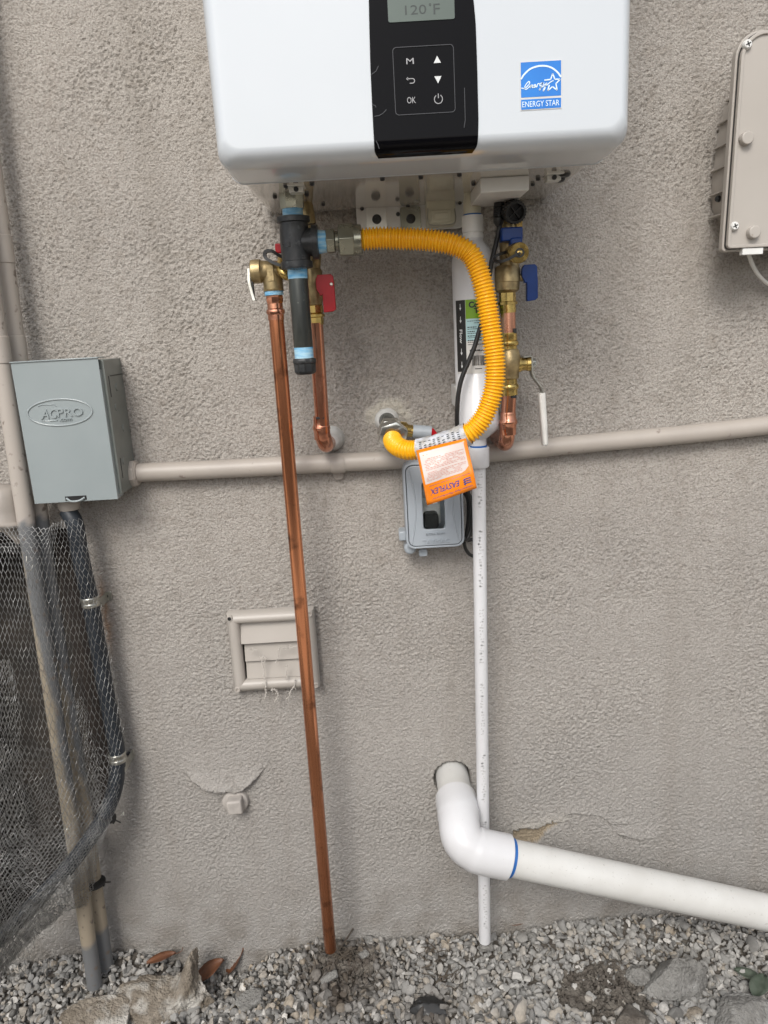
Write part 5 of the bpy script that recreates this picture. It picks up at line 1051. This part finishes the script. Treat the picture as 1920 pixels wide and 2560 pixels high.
for (i, j, inn) in ((0, 1, -Z_), (1, 2, -X_), (2, 3, Z_), (3, 0, X_)):
    mb = MB(); rail(mb, c4v[i], c4v[j], .020, inn); o_ = obj('frame_rail', mb, M['box_beige'], dv, sm=60)
mb = MB()
for sx in (-1, 1):
    for sz in (-1, 1): c = A([vcx+sx*(vw/2-.0065), 0, vcz+sz*(vh/2-.0065)]); mb.lathe(c-Y_*.019, c-Y_*.0245, [(0, .0058), (.6, .0058), (1, .0045), (.98, .003), (.6, .0028)], 18)
obj('screw_bosses', mb, M['box_beige'], dv, stuff=True)
mb = MB(); c = A([vcx-(vw/2-.0065), -.0243, vcz+(vh/2-.0065)]); mb.lathe(c, c-Y_*.0005, [(0, .0033), (1, .0033)], 14); obj('screw_hole', mb, M['print_black'], dv)
iw = vw-.040; ztp = vcz+vh/2-.019; hts = [.0]; ih = vh-.039
for k, (f0, f1) in enumerate(((0, .365), (.365, .69), (.69, 1.))):
    z1_, z0_ = ztp-ih*f0-.0006, ztp-ih*f1+.0006; mb = MB(); yt, yb = (-.006, -.0165) if k == 0 else ((-.005, -.012))
    ww = iw-(.0 if k == 0 else .006)
    mb.add([(vcx-ww/2, yt, z1_), (vcx+ww/2, yt, z1_), (vcx+ww/2, yb, z0_), (vcx-ww/2, yb, z0_), (vcx-ww/2, yt+.0015, z1_), (vcx+ww/2, yt+.0015, z1_), (vcx+ww/2, yb+.002, z0_), (vcx-ww/2, yb+.002, z0_)], [(0, 3, 2, 1), (4, 5, 6, 7), (0, 1, 5, 4), (3, 7, 6, 2), (0, 4, 7, 3), (1, 2, 6, 5)]); obj('louvre', mb, M['box_beige'], dv, bev=.0005)
mb = MB(); mb.box((vcx-iw/2-.002, -.002, vcz-vh/2+.016), (vcx+iw/2+.002, -.001, vcz+vh/2-.016)); obj('backing', mb, M['dark'], dv)
mb = MB(); rg_ = np.random.default_rng(8)
vp = lambda x, y, o=.026: P(480+x/3.95, 1480+y/3.95, o)
for pl in ([(700, 640), (690, 700), (710, 760), (705, 830), (725, 900), (720, 960), (735, 1000), (715, 1050)], [(860, 560), (850, 620), (835, 680), (820, 710)], [(935, 720), (930, 780), (940, 830), (940, 850)], [(1020, 870), (1010, 930), (980, 980), (960, 1030), (935, 1050)], [(855, 1000), (850, 1035), (830, 1060), (818, 1085)], [(560, 555), (600, 565), (650, 570)], [(900, 545), (960, 550), (1040, 535)], [(670, 660), (700, 640), (725, 655), (720, 690), (690, 700)], [(780, 965), (820, 970), (850, 1000)]):
    p_ = catmull([vp(*q)+rg_.normal(0, .0006, 3) for q in pl], 8); p_ += rg_.normal(0, .0004, p_.shape); mb.tube(p_, .0005+.0006*rg_.uniform(size=len(p_)), 5)
    for _ in range(6): q = p_[rg_.integers(len(p_))]; p2 = q+np.cumsum(rg_.normal(0, .0012, (6, 3)), 0); mb.tube(p2, .0004, 4)
lt = obj('lint_threads', mb, M['lint'], loc=P(650, 1720, .026)); tag(lt, 'pale lint threads hanging from the louvred vent', 'lint')

# ================================================================ old cleanout plug
cp = thing('cleanout_plug', 'painted round plug with a square head under the curled flap of stucco', 'pipe plug', P(586, 2000, 0)); c = P(590, 2000, 0)
mb = MB(); mb.lathe(c+Y_*.01, c-Y_*.010, [(0, .0240), (.85, .0240), (.95, .0230), (1, .0215)], 34); obj('plug_disc', mb, M['plug'], cp)
q = P(587, 2017, .024); mb = MB(); mb.obox((q[0], -.016, q[2]), (unit(X_+Z_*.05), Y_, unit(Z_-X_*.05)), (.0138, .014, .0138)); obj('square_head', mb, M['plug'], cp, bev=.0035, seg=3)

# ================================================================ beige utility box on the right
UO = .098
ub = thing('utility_box', 'tall beige plastic utility box with ribbed sides at the upper right edge', 'utility box', P(1900, 400, 0))
uo = A([P(1812, 628, UO)[0], -UO, P(1812, 628, UO)[2]]); TL_ = P(1850, 110, UO); tilt = math.atan2((TL_[0]-uo[0]), (TL_[2]-uo[2])); 
br_ = P(1920, 640, UO); bu = unit(A([br_[0]-uo[0], 0, br_[2]-uo[2]])); bu = A([math.cos(-.012), 0, math.sin(-.012)]); bvv = A([math.sin(tilt), 0, math.cos(tilt)]); uh = (P(1890, 68, UO)[2]-uo[2])/math.cos(tilt)
UW = .23
def ufr(d): return (A([uo[0], -d, uo[2]]), bu, bvv, -Y_)
def uout(ins, r_top=.032, r_bot=.006):
    o = []; x0, x1, y0, y1 = ins, UW-ins, ins, uh-ins
    for (cx_, cy_, r_, a0) in ((x1-r_top, y1-r_top, r_top, 0), (x0+r_top, y1-r_top, r_top, 1), (x0+r_bot, y0+r_bot, r_bot, 2), (x1-r_bot, y0+r_bot, r_bot, 3)):
        for k in range(9): a = math.pi/2*(a0+k/8); o.append((cx_+r_*math.cos(a), cy_+r_*math.sin(a)))
    return o
mb = MB(); mb.prism(uout(0), ufr(0), UO-.022, UO-.010); obj('rear_flange', mb, M['box_beige'], ub, bev=.0012)
mb = MB(); mb.prism(uout(.0028), ufr(0), UO-.010, UO-.007); obj('dark_gap', mb, M['print_black'], ub)
mb = MB(); mb.prism(uout(.0035), ufr(0), UO-.0075, UO-.003); obj('door', mb, M['box_beige'], ub, bev=.001); mb = MB(); mb.ring(uout(.0035), uout(.0080, .028, .004), ufr(0), UO-.0035, UO); obj('door_rim', mb, M['box_beige'], ub, bev=.001)
mb = MB(); mb.prism([(.030, .050), (UW-.02, .050), (UW-.02, uh*.80), (.036, uh*.80), (.026, uh*.74), (.019, uh*.60), (.015, uh*.38), (.018, .07)], (A([uo[0], 0, uo[2]]), bu, bvv, -Y_), .0, UO-.021); bk = obj('box_shell', mb, M['box_beige'], ub, bev=.004)
for f in (.77, .66, .54, .43, .31, .20):
    xl_ = np.interp(f, [.15, .2, .38, .6, .74, .8], [.020, .018, .015, .019, .026, .036])-.0055; z_ = f*uh
    mb = MB(); mb.prism([(xl_, z_-.0012), (UW-.01, z_-.0012), (UW-.01, z_+.0012), (xl_, z_+.0012)], (A([uo[0], 0, uo[2]]), bu, bvv, -Y_), .006, UO-.021); obj('rib', mb, M['box_beige'], bk, bev=.0006)
def uloc(px, py): 
    q = P(px, py, UO); d = A([q[0]-uo[0], q[2]-uo[2]]); Mx = A([[bu[0], bvv[0]], [bu[2], bvv[2]]]); return np.linalg.solve(Mx, d)
for px, py in ((1866, 113), (1834, 566)):
    q = P(px, py, UO-.003); mb = MB(); mb.lathe(q+Y_*.0005, q-Y_*.006, [(0, .0062), (.7, .0060), (1, .0045)], 22); s_ = obj('door_screw', mb, M['white_plastic'], ub); mb = MB()
    for a in (.4, .4+math.pi/2): mb.obox(q-Y_*.0061, ((math.cos(a), 0, math.sin(a)), (-math.sin(a), 0, math.cos(a)), (0, 1, 0)), (.0035, .0007, .0004))
    obj('cross_slot', mb, M['print_black'], s_, sm=0)
for px, py in ((1868, 345), (1886, 580)):
    q = P(px, py, UO+.004); mb = MB(); mb.lathe((q[0], -UO+.004, q[2]), (q[0], -UO-.007, q[2]), [(0, .0090), (.9, .0086), (1, .0078)], 26); obj('round_boss', mb, M['box_beige'], ub, bev=.0006)
a = uloc(1868, 634); mb = MB(); mb.prism([(a[0]-.006, -.006), (a[0]+.024, -.006), (a[0]+.024, .003), (a[0]-.006, .003)], ufr(0), UO-.012, UO-.002); obj('latch_tab', mb, M['white_plastic'], ub, bev=.0006)
q = P(1797, 497, .03); mb = MB(); mb.lathe(q, q-A([.8, .3, 0])*.01, [(0, .005), (.5, .004), (.6, .002)], 12); obj('side_screw', mb, M['iron'], ub)
mb = MB(); mb.tube(catmull([P(1870, 630, .06), P(1875, 645, .055), P(1884, 668, .045), P(1900, 692, .035), P(1925, 712, .02), P(1970, 728, .01)], 6), .0030, 10); o_ = obj('phone_wire', mb, M['white_vinyl'], loc=P(1884, 668, .04)); tag(o_, 'thin cream wire curving out from under the beige utility box', 'wire')

# ================================================================ wire netting
NET = [[(-110, 1300, .10), (-20, 1318, .105), (46, 1313, .112), (118, 1318, .112), (132, 1308, .10), (165, 1298, .085), (204, 1292, .075)],
       [(-100, 1380, .12), (-10, 1385, .125), (55, 1385, .125), (110, 1385, .125), (145, 1385, .105), (190, 1385, .09), (226, 1385, .078)],
       [(-90, 1500, .14), (0, 1500, .14), (70, 1505, .13), (120, 1505, .125), (165, 1500, .10), (212, 1495, .085), (249, 1490, .055)],
       [(-80, 1620, .16), (8, 1620, .155), (85, 1625, .135), (135, 1625, .125), (185, 1622, .09), (232, 1615, .08), (272, 1600, .045)],
       [(-70, 1740, .17), (18, 1740, .165), (100, 1745, .14), (155, 1748, .125), (205, 1745, .08), (255, 1738, .075), (292, 1715, .040)],
       [(-60, 1860, .18), (26, 1860, .17), (115, 1868, .145), (172, 1870, .125), (225, 1868, .08), (275, 1860, .078), (311, 1835, .040)],
       [(-55, 1960, .19), (32, 1965, .175), (125, 1970, .150), (182, 1975, .13), (236, 1972, .09), (282, 1965, .085), (312, 1945, .045)],
       [(-50, 2050, .20), (40, 2055, .18), (130, 2058, .155), (185, 2055, .14), (230, 2048, .115), (262, 2040, .10), (290, 2022, .075)],
       [(-50, 2130, .21), (42, 2128, .19), (125, 2122, .165), (175, 2112, .15), (215, 2100, .13), (245, 2088, .115), (268, 2075, .10)],
       [(-50, 2200, .22), (40, 2190, .20), (115, 2178, .175), (165, 2165, .155), (200, 2155, .135), (228, 2148, .12), (246, 2140, .105)],
       [(-55, 2270, .22), (30, 2250, .20), (100, 2228, .18), (150, 2210, .16), (190, 2200, .14), (215, 2195, .12), (238, 2200, .095)],
       [(-60, 2360, .22), (15, 2325, .20), (75, 2285, .185), (125, 2255, .165), (165, 2240, .15), (195, 2240, .13), (222, 2255, .095)],
       [(-70, 2530, .21), (-10, 2460, .19), (45, 2395, .175), (95, 2340, .16), (140, 2300, .145), (175, 2275, .13), (205, 2270, .10)]]
def surf(ctrl, U, V_):
    """Catmull-Rom surface through the control rows; U, V_ in 0..1"""
    K = A([[P(*q) for q in r] for r in ctrl]); nr_, nc = K.shape[:2]
    K = np.concatenate([2*K[:1]-K[1:2], K, 2*K[-1:]-K[-2:-1]], 0); K = np.concatenate([2*K[:, :1]-K[:, 1:2], K, 2*K[:, -1:]-K[:, -2:-1]], 1)
    def wts(t): return [(-t**3+2*t*t-t)/2, (3*t**3-5*t*t+2)/2, (-3*t**3+4*t*t+t)/2, (t**3-t*t)/2]
    a = np.clip(V_, 0, .99999)*(nr_-1); i = a.astype(int); wi = wts(a-i); b = np.clip(U, 0, .99999)*(nc-1); j = b.astype(int); wj = wts(b-j)
    out = 0
    for p_ in range(4):
        for q_ in range(4): out = out+(wi[p_]*wj[q_])[:, None]*K[i+p_, j+q_]
    return out
def netting(name, ctrl, nu, nv, rad, seed, amp=.35, jit=.12, off=0.):
    r = np.random.default_rng(seed); nodes = {}; E = []; cw = np.r_[0, np.cumsum([abs(b[0]-a[0])+1. for a, b in zip(ctrl[len(ctrl)//3][:-1], ctrl[len(ctrl)//3][1:])])]; cw /= cw[-1]; cu = np.linspace(0, 1, len(cw))
    # honeycomb: zigzag rows joined by short twisted uprights
    for j in range(nv):
        for i in range(2*nu+1):
            for s_ in (0, 1): nodes[(i, j, s_)] = None
    keys = []; U = []; V_ = []
    for j in range(nv):
        for i in range(2*nu+1):
            up_ = (i+j) % 2
            keys.append((i, j)); U.append(float(np.interp((i+r.normal(0, jit))/(2*nu), cw, cu))); V_.append((j+(-amp if up_ else amp)+.5+r.normal(0, jit*.5))/nv)
    idx = {k: n for n, k in enumerate(keys)}; Q = surf(ctrl, A(U), A(V_)); Q[:, 1] += off+.0035*pn(A(U)*14+seed, A(V_)*22, seed)
    for j in range(nv):
        for i in range(2*nu):
            E.append((idx[(i, j)], idx[(i+1, j)]))
        if j+1 < nv:
            for i in range(2*nu+1):
                if (i+j) % 2 == 0: E.append((idx[(i, j)], idx[(i, j+1)]))
    a = Q[A(E)[:, 0]]; b = Q[A(E)[:, 1]]; T = b-a; L_ = np.linalg.norm(T, axis=1); ok = L_ > 1e-5; a, b, T = a[ok], b[ok], T[ok]/L_[ok][:, None]
    N_ = np.cross(T, A([.3, 1., .2])); N_ /= np.linalg.norm(N_, axis=1)[:, None]; B = np.cross(T, N_); Vv = []; 
    for p_ in (a-T*rad*.4, b+T*rad*.4):
        for k in range(4): an = math.pi/2*k+.4; Vv.append(p_+rad*(math.cos(an)*N_+math.sin(an)*B))
    Vv = np.stack(Vv, 1).reshape(-1, 3); n = len(a); F0 = A([(0, 1, 5, 4), (1, 2, 6, 5), (2, 3, 7, 6), (3, 0, 4, 7)]); F = (F0[None]+(np.arange(n)*8)[:, None, None]).reshape(-1, 4)
    me = bpy.data.meshes.new(name); me.vertices.add(len(Vv)); off_ = A(netroot.location); me.vertices.foreach_set('co', (Vv-off_).astype(np.float32).ravel()); me.loops.add(F.size); me.loops.foreach_set('vertex_index', F.ravel().astype(np.int32))
    me.polygons.add(len(F)); me.polygons.foreach_set('loop_start', np.arange(0, F.size, 4, dtype=np.int32)); me.update(calc_edges=True); me.polygons.foreach_set('use_smooth', [True]*len(F)); me.materials.append(M['wire'])
    o = bpy.data.objects.new(name, me); S.collection.objects.link(o); o.parent = netroot; return o
netroot = thing('wire_netting', 'loose sheet of galvanised wire netting draped over the conduits and wall recess', 'wire netting', P(150, 1320, .1))
netting('netting_sheet', NET, 31, 82, .00038, 1)
L2 = [[(x, y, o+.012) for x, y, o in (( -70, yy, oo), (-20, yy+5, oo+.004), (20, yy+8, oo-.004), (48+ex, yy+6, oo-.012))] for yy, oo, ex in ((1640, .165, -25), (1740, .17, 0), (1850, .175, 5), (1950, .18, 10), (2050, .185, 25), (2140, .19, 60), (2230, .2, 70), (2330, .2, 50), (2440, .19, 10))]
netting('folded_sheet', L2, 15, 60, .00042, 2)
netting('folded_sheet', [[(x, y, o-.018) for x, y, o in r] for r in NET[5:]], 25, 46, .00036, 9, jit=.25)
L3 = [[(x0_, y_, .100), ((x0_+x1_)/2, y_+4, .094), (x1_, y_, .086)] for x0_, x1_, y_ in ((182, 205, 1740), (190, 222, 1800), (200, 240, 1870), (212, 252, 1950), (225, 262, 2030))]
netting('folded_sheet', L3, 5, 26, .00037, 3)
L4 = [[(-20, 2330, .205), (60, 2262, .19), (130, 2210, .17), (190, 2180, .15)], [(-30, 2390, .20), (50, 2310, .185), (115, 2255, .165), (185, 2222, .145)], [(-40, 2450, .195), (30, 2370, .18), (95, 2305, .16), (165, 2262, .14)], [(-50, 2520, .19), (10, 2430, .175), (75, 2350, .155), (140, 2300, .135)]]
netting('folded_sheet', L4, 17, 13, .00075, 4); netting('folded_sheet', L4, 13, 16, .0005, 6, off=-.006)
mb = MB(); rg_ = np.random.default_rng(4)
for px, py, o in ((196, 1822, .12), (205, 1830, .12), (285, 1690, .05), (305, 2030, .08), (150, 2060, .17), (155, 2080, .17), (80, 1395, .135), (85, 1410, .135), (245, 1440, .06)):
    q = P(px, py, o); p_ = catmull(q+np.cumsum(rg_.normal(0, .004, (4, 3)), 0), 5); mb.tube(p_, .0006, 5)
obj('loose_wire_ends', mb, M['steel'], netroot, stuff=True)
def tie(px, py, o, ang, label, w_=.0155):
    c = P(px, py, o); t = A([math.cos(ang), 0, math.sin(ang)]); mb = MB(); n = unit(np.cross(t, Y_)); mb.lathe(c-n*.0022, c+n*.0022, [(0, w_), (.15, w_+.001), (.85, w_+.001), (1, w_)], 24); mb.obox(c+t*w_*.9-Y_*.004, (t, Y_, n), (.003, .003, .0034)); mb.obox(c+t*(w_+.005), (t, Y_, n), (.006, .0006, .0013))
    return tag(obj('zip_tie', mb, M['black'], loc=c, bev=.0004), label, 'cable tie', 'black cable ties on the netting')
tie(268, 2040, .075, -.6, 'black cable tie cinching the netting to the dark conduit'); tie(236, 2207, .050, 0, 'black cable tie holding the netting to the conduits near the ground', .019)

# ================================================================ things on the ground
def L_spike(p, v):
    """pull the upper right of the chunk up into a spike"""
    p = p.copy(); s_ = np.exp(-((v[:, 0]-.55)/.20)**2)*sstep(0, .9, v[:, 2]); p[:, 2] += s_*.060; p[:, 0] += s_*.012; p[:, 1] += s_*.012
    s2 = np.exp(-((v[:, 0]+.5)/.25)**2)*sstep(0, .9, v[:, 2]); p[:, 2] += s2*.008; q_ = p/.1; return p*(1+.10*n3(q_, 3.5, 80)+.06*n3(q_, 9, 81)+.035*n3(q_, 22, 82))[:, None]
c = G(425, 2515); rock('rubble_chunk', c+A([-.005, .01, .006]), (.098, .052, .042), 3, M['rock'], 'large jagged chunk of broken mortar with a pale spike at the lower left', 'rubble', .20, 6, lumps=L_spike)
c = G(260, 2545); rock('rubble_chunk', c+A([0, -.01, .010]), (.070, .045, .034), 14, M['rock'], 'low brown mortar lump at the bottom edge left of the spiked chunk', 'rubble', .22, 5)
c = G(1690, 2470); rock('rubble_chunk', c+A([-.005, 0, .012]), (.062, .045, .040), 21, M['rock_grey'], 'rough grey lump of soil and concrete on the right of the gravel', 'rubble', .22, 6)
c = G(1600, 2445); rock('rubble_chunk', c+A([0, 0, .004]), (.026, .02, .018), 25, M['rock_grey'], 'small rough lump just left of the grey concrete lump', 'rubble', .2, 4)
c = G(1850, 2552); rock('rubble_chunk', c+A([0, -.01, .012]), (.062, .04, .030), 33, M['rock_grey'], 'flat grey concrete piece in the bottom right corner', 'rubble', .12, 5)
c = G(632, 2508); rock('flat_stone', c+A([0, 0, .008]), (.033, .022, .011), 41, M['rock_grey'], 'flat grey piece of concrete lying left of the copper pipe foot', 'stone', .14, 4)
c = G(1585, 2560); rock('rubble_chunk', c+A([0, 0, .006]), (.04, .03, .022), 47, M['soil'], 'crumbling lump of soil at the bottom edge right of centre', 'rubble', .25, 5)
for px, py, r_, lb in ((1190, 2512, .016, 'largest tan pebble below the drain pipe'), (912, 2392, .0125, 'round pale pebble right of the copper pipe foot'), (1268, 2395, .012, 'smooth grey pebble right of the drain pipe foot'), (1735, 2540, .018, 'dark smooth pebble between the grey lump and the corner piece'), (925, 2352, .013, 'blocky pale stone against the wall beside the copper pipe'), (1330, 2345, .013, 'square grey stone against the wall right of the drain pipe')):
    c = G(px, py); rock('pebble', c+A([0, 0, .004]), (r_, r_*.8, r_*.75), px % 91, M['rock_grey'] if r_ < .016 else M['rock'], lb, 'stone', .10, 3)
def leaf(name, c, L_, W_, rotz, tip, curl, m, label, stem=True):
    n, k_ = 11, 5; mb = MB(); Vv = []
    for i in range(n):
        t = i/(n-1); w_ = W_*math.sin(math.pi*min(1, t*.96+.03))**.75
        for k in range(k_): s_ = (k/(k_-1)-.5)*2; Vv.append((t*L_, s_*w_/2, curl*L_*(t*t)*.6+.18*W_*abs(s_)**1.5))
    Vv = A(Vv); ca, sa = math.cos(rotz), math.sin(rotz); ct, st = math.cos(tip), math.sin(tip); R1 = A([[ct, 0, -st], [0, 1, 0], [st, 0, ct]]); R2 = A([[ca, -sa, 0], [sa, ca, 0], [0, 0, 1]]); Vv = Vv@R1.T@R2.T+A(c)
    mb.add(Vv, [(i*k_+k, (i+1)*k_+k, (i+1)*k_+k+1, i*k_+k+1) for i in range(n-1) for k in range(k_-1)])
    if stem: d = unit(Vv[(n-1)*k_+2]-Vv[2]); e = Vv[(n-1)*k_+2]; mb.tube(catmull([e-d*.005, e+d*.008, e+d*.013+Z_*.004, e+d*.014+Z_*.009], 4), .0006, 5)
    o = obj(name, mb, m, loc=c, sm=80); s_ = o.modifiers.new('solid', 'SOLIDIFY'); s_.thickness = .0005; return tag(o, label, 'leaf')
c = G(575, 2432); leaf('dry_leaf', c+A([.0, -.006, .004]), .068, .040, .30, 1.0, -.1, M['leaf_brown'], 'upright brown leaf leaning on the wall right of the spiked chunk')
c = G(520, 2465); leaf('dry_leaf', c+A([-.02, -.005, .012]), .062, .036, .5, .55, -.3, M['leaf_brown'], 'curled brown leaf between the spiked chunk and the upright leaf', False)
c = G(370, 2425); leaf('dry_leaf', c+A([0, 0, .014]), .055, .022, .25, .25, -.2, M['leaf_brown'], 'narrow brown leaf behind the left side of the spiked chunk')
c = G(1285, 2318); leaf('dry_leaf', c+A([-.012, -.004, .010]), .04, .018, .05, .15, 0, M['leaf_brown'], 'dark red-brown leaf at the foot of the wall right of the drain pipe', False)
c = G(1835, 2440); leaf('green_leaf', c+A([0, 0, .012]), .05, .024, -.55, .1, -.3, M['leaf_green'], 'dusty green leaf left of two at the right edge', False)
c = G(1905, 2500); leaf('green_leaf', c+A([-.02, -.01, .016]), .055, .03, .8, .2, -.2, M['leaf_green'], 'dusty green leaf at the very right edge', False)
mb = MB(); rg_ = np.random.default_rng(12)
for (px, py), n in (((862, 2395), 26), ((1085, 2400), 14), ((830, 2420), 12), ((1110, 2465), 12)):
    for _ in range(n):
        c = G(px+rg_.normal(0, 22), py+rg_.normal(0, 14)); a = rg_.uniform(0, math.pi); l = rg_.uniform(.008, .03); d = A([math.cos(a), .5*math.sin(a), rg_.uniform(-.1, .4)])*l; mb.tube([c+Z_*.009, c+Z_*.011+d*.5+rg_.normal(0, .001, 3), c+Z_*.010+d], rg_.uniform(.0005, .0014), 5)
o = obj('twigs', mb, M['twig']); o['kind'] = 'stuff'; o['label'] = 'small dry twigs scattered on the gravel'
mb = MB(); p0 = G(835, 2405)+Z_*.010; p1 = G(885, 2345)+Z_*.022; mb.tube(catmull([p0, (p0+p1)/2+A([.002, 0, .002]), p1], 5), .0016, 7); tag(obj('twig', mb, M['twig'], loc=p0), 'longer twig leaning beside the foot of the copper pipe', 'twig')
# burnt stub and dark scraps
c0_, c1_ = G(806, 2468)+Z_*.010, G(845, 2448)+Z_*.014; mb = MB(); mb.tube(catmull([c0_, (c0_+c1_)/2+Z_*.002, c1_], 5), [.007]*5+[.0075]*5+[.005], 14); v = mb.v[0]; mb.v[0] = v+.0012*n3(v, 260, 90)[:, None]; tag(obj('paper_stub', mb, M['rock_grey'], loc=c0_, sm=70), 'grubby pale stub with a torn end in the dark wet patch', 'litter')
c = G(1068, 2528); rock('charred_scrap', c+A([0, 0, .006]), (.034, .022, .012), 61, M['black'], 'black charred scrap at the bottom edge near the middle', 'litter', .28, 4)

# unseen wall added behind the camera, its height set for light and reflections
mb = MB(); mb.box((-6, -3.2, -.1), (6, -3.0, 1.3)); nw = obj('added_rear_wall', mb, M['added_wall'], loc=(0, -3.1, -.1), bev=.01); tag(nw, 'plain brown wall added out of view behind the viewer to shape the light', 'wall')
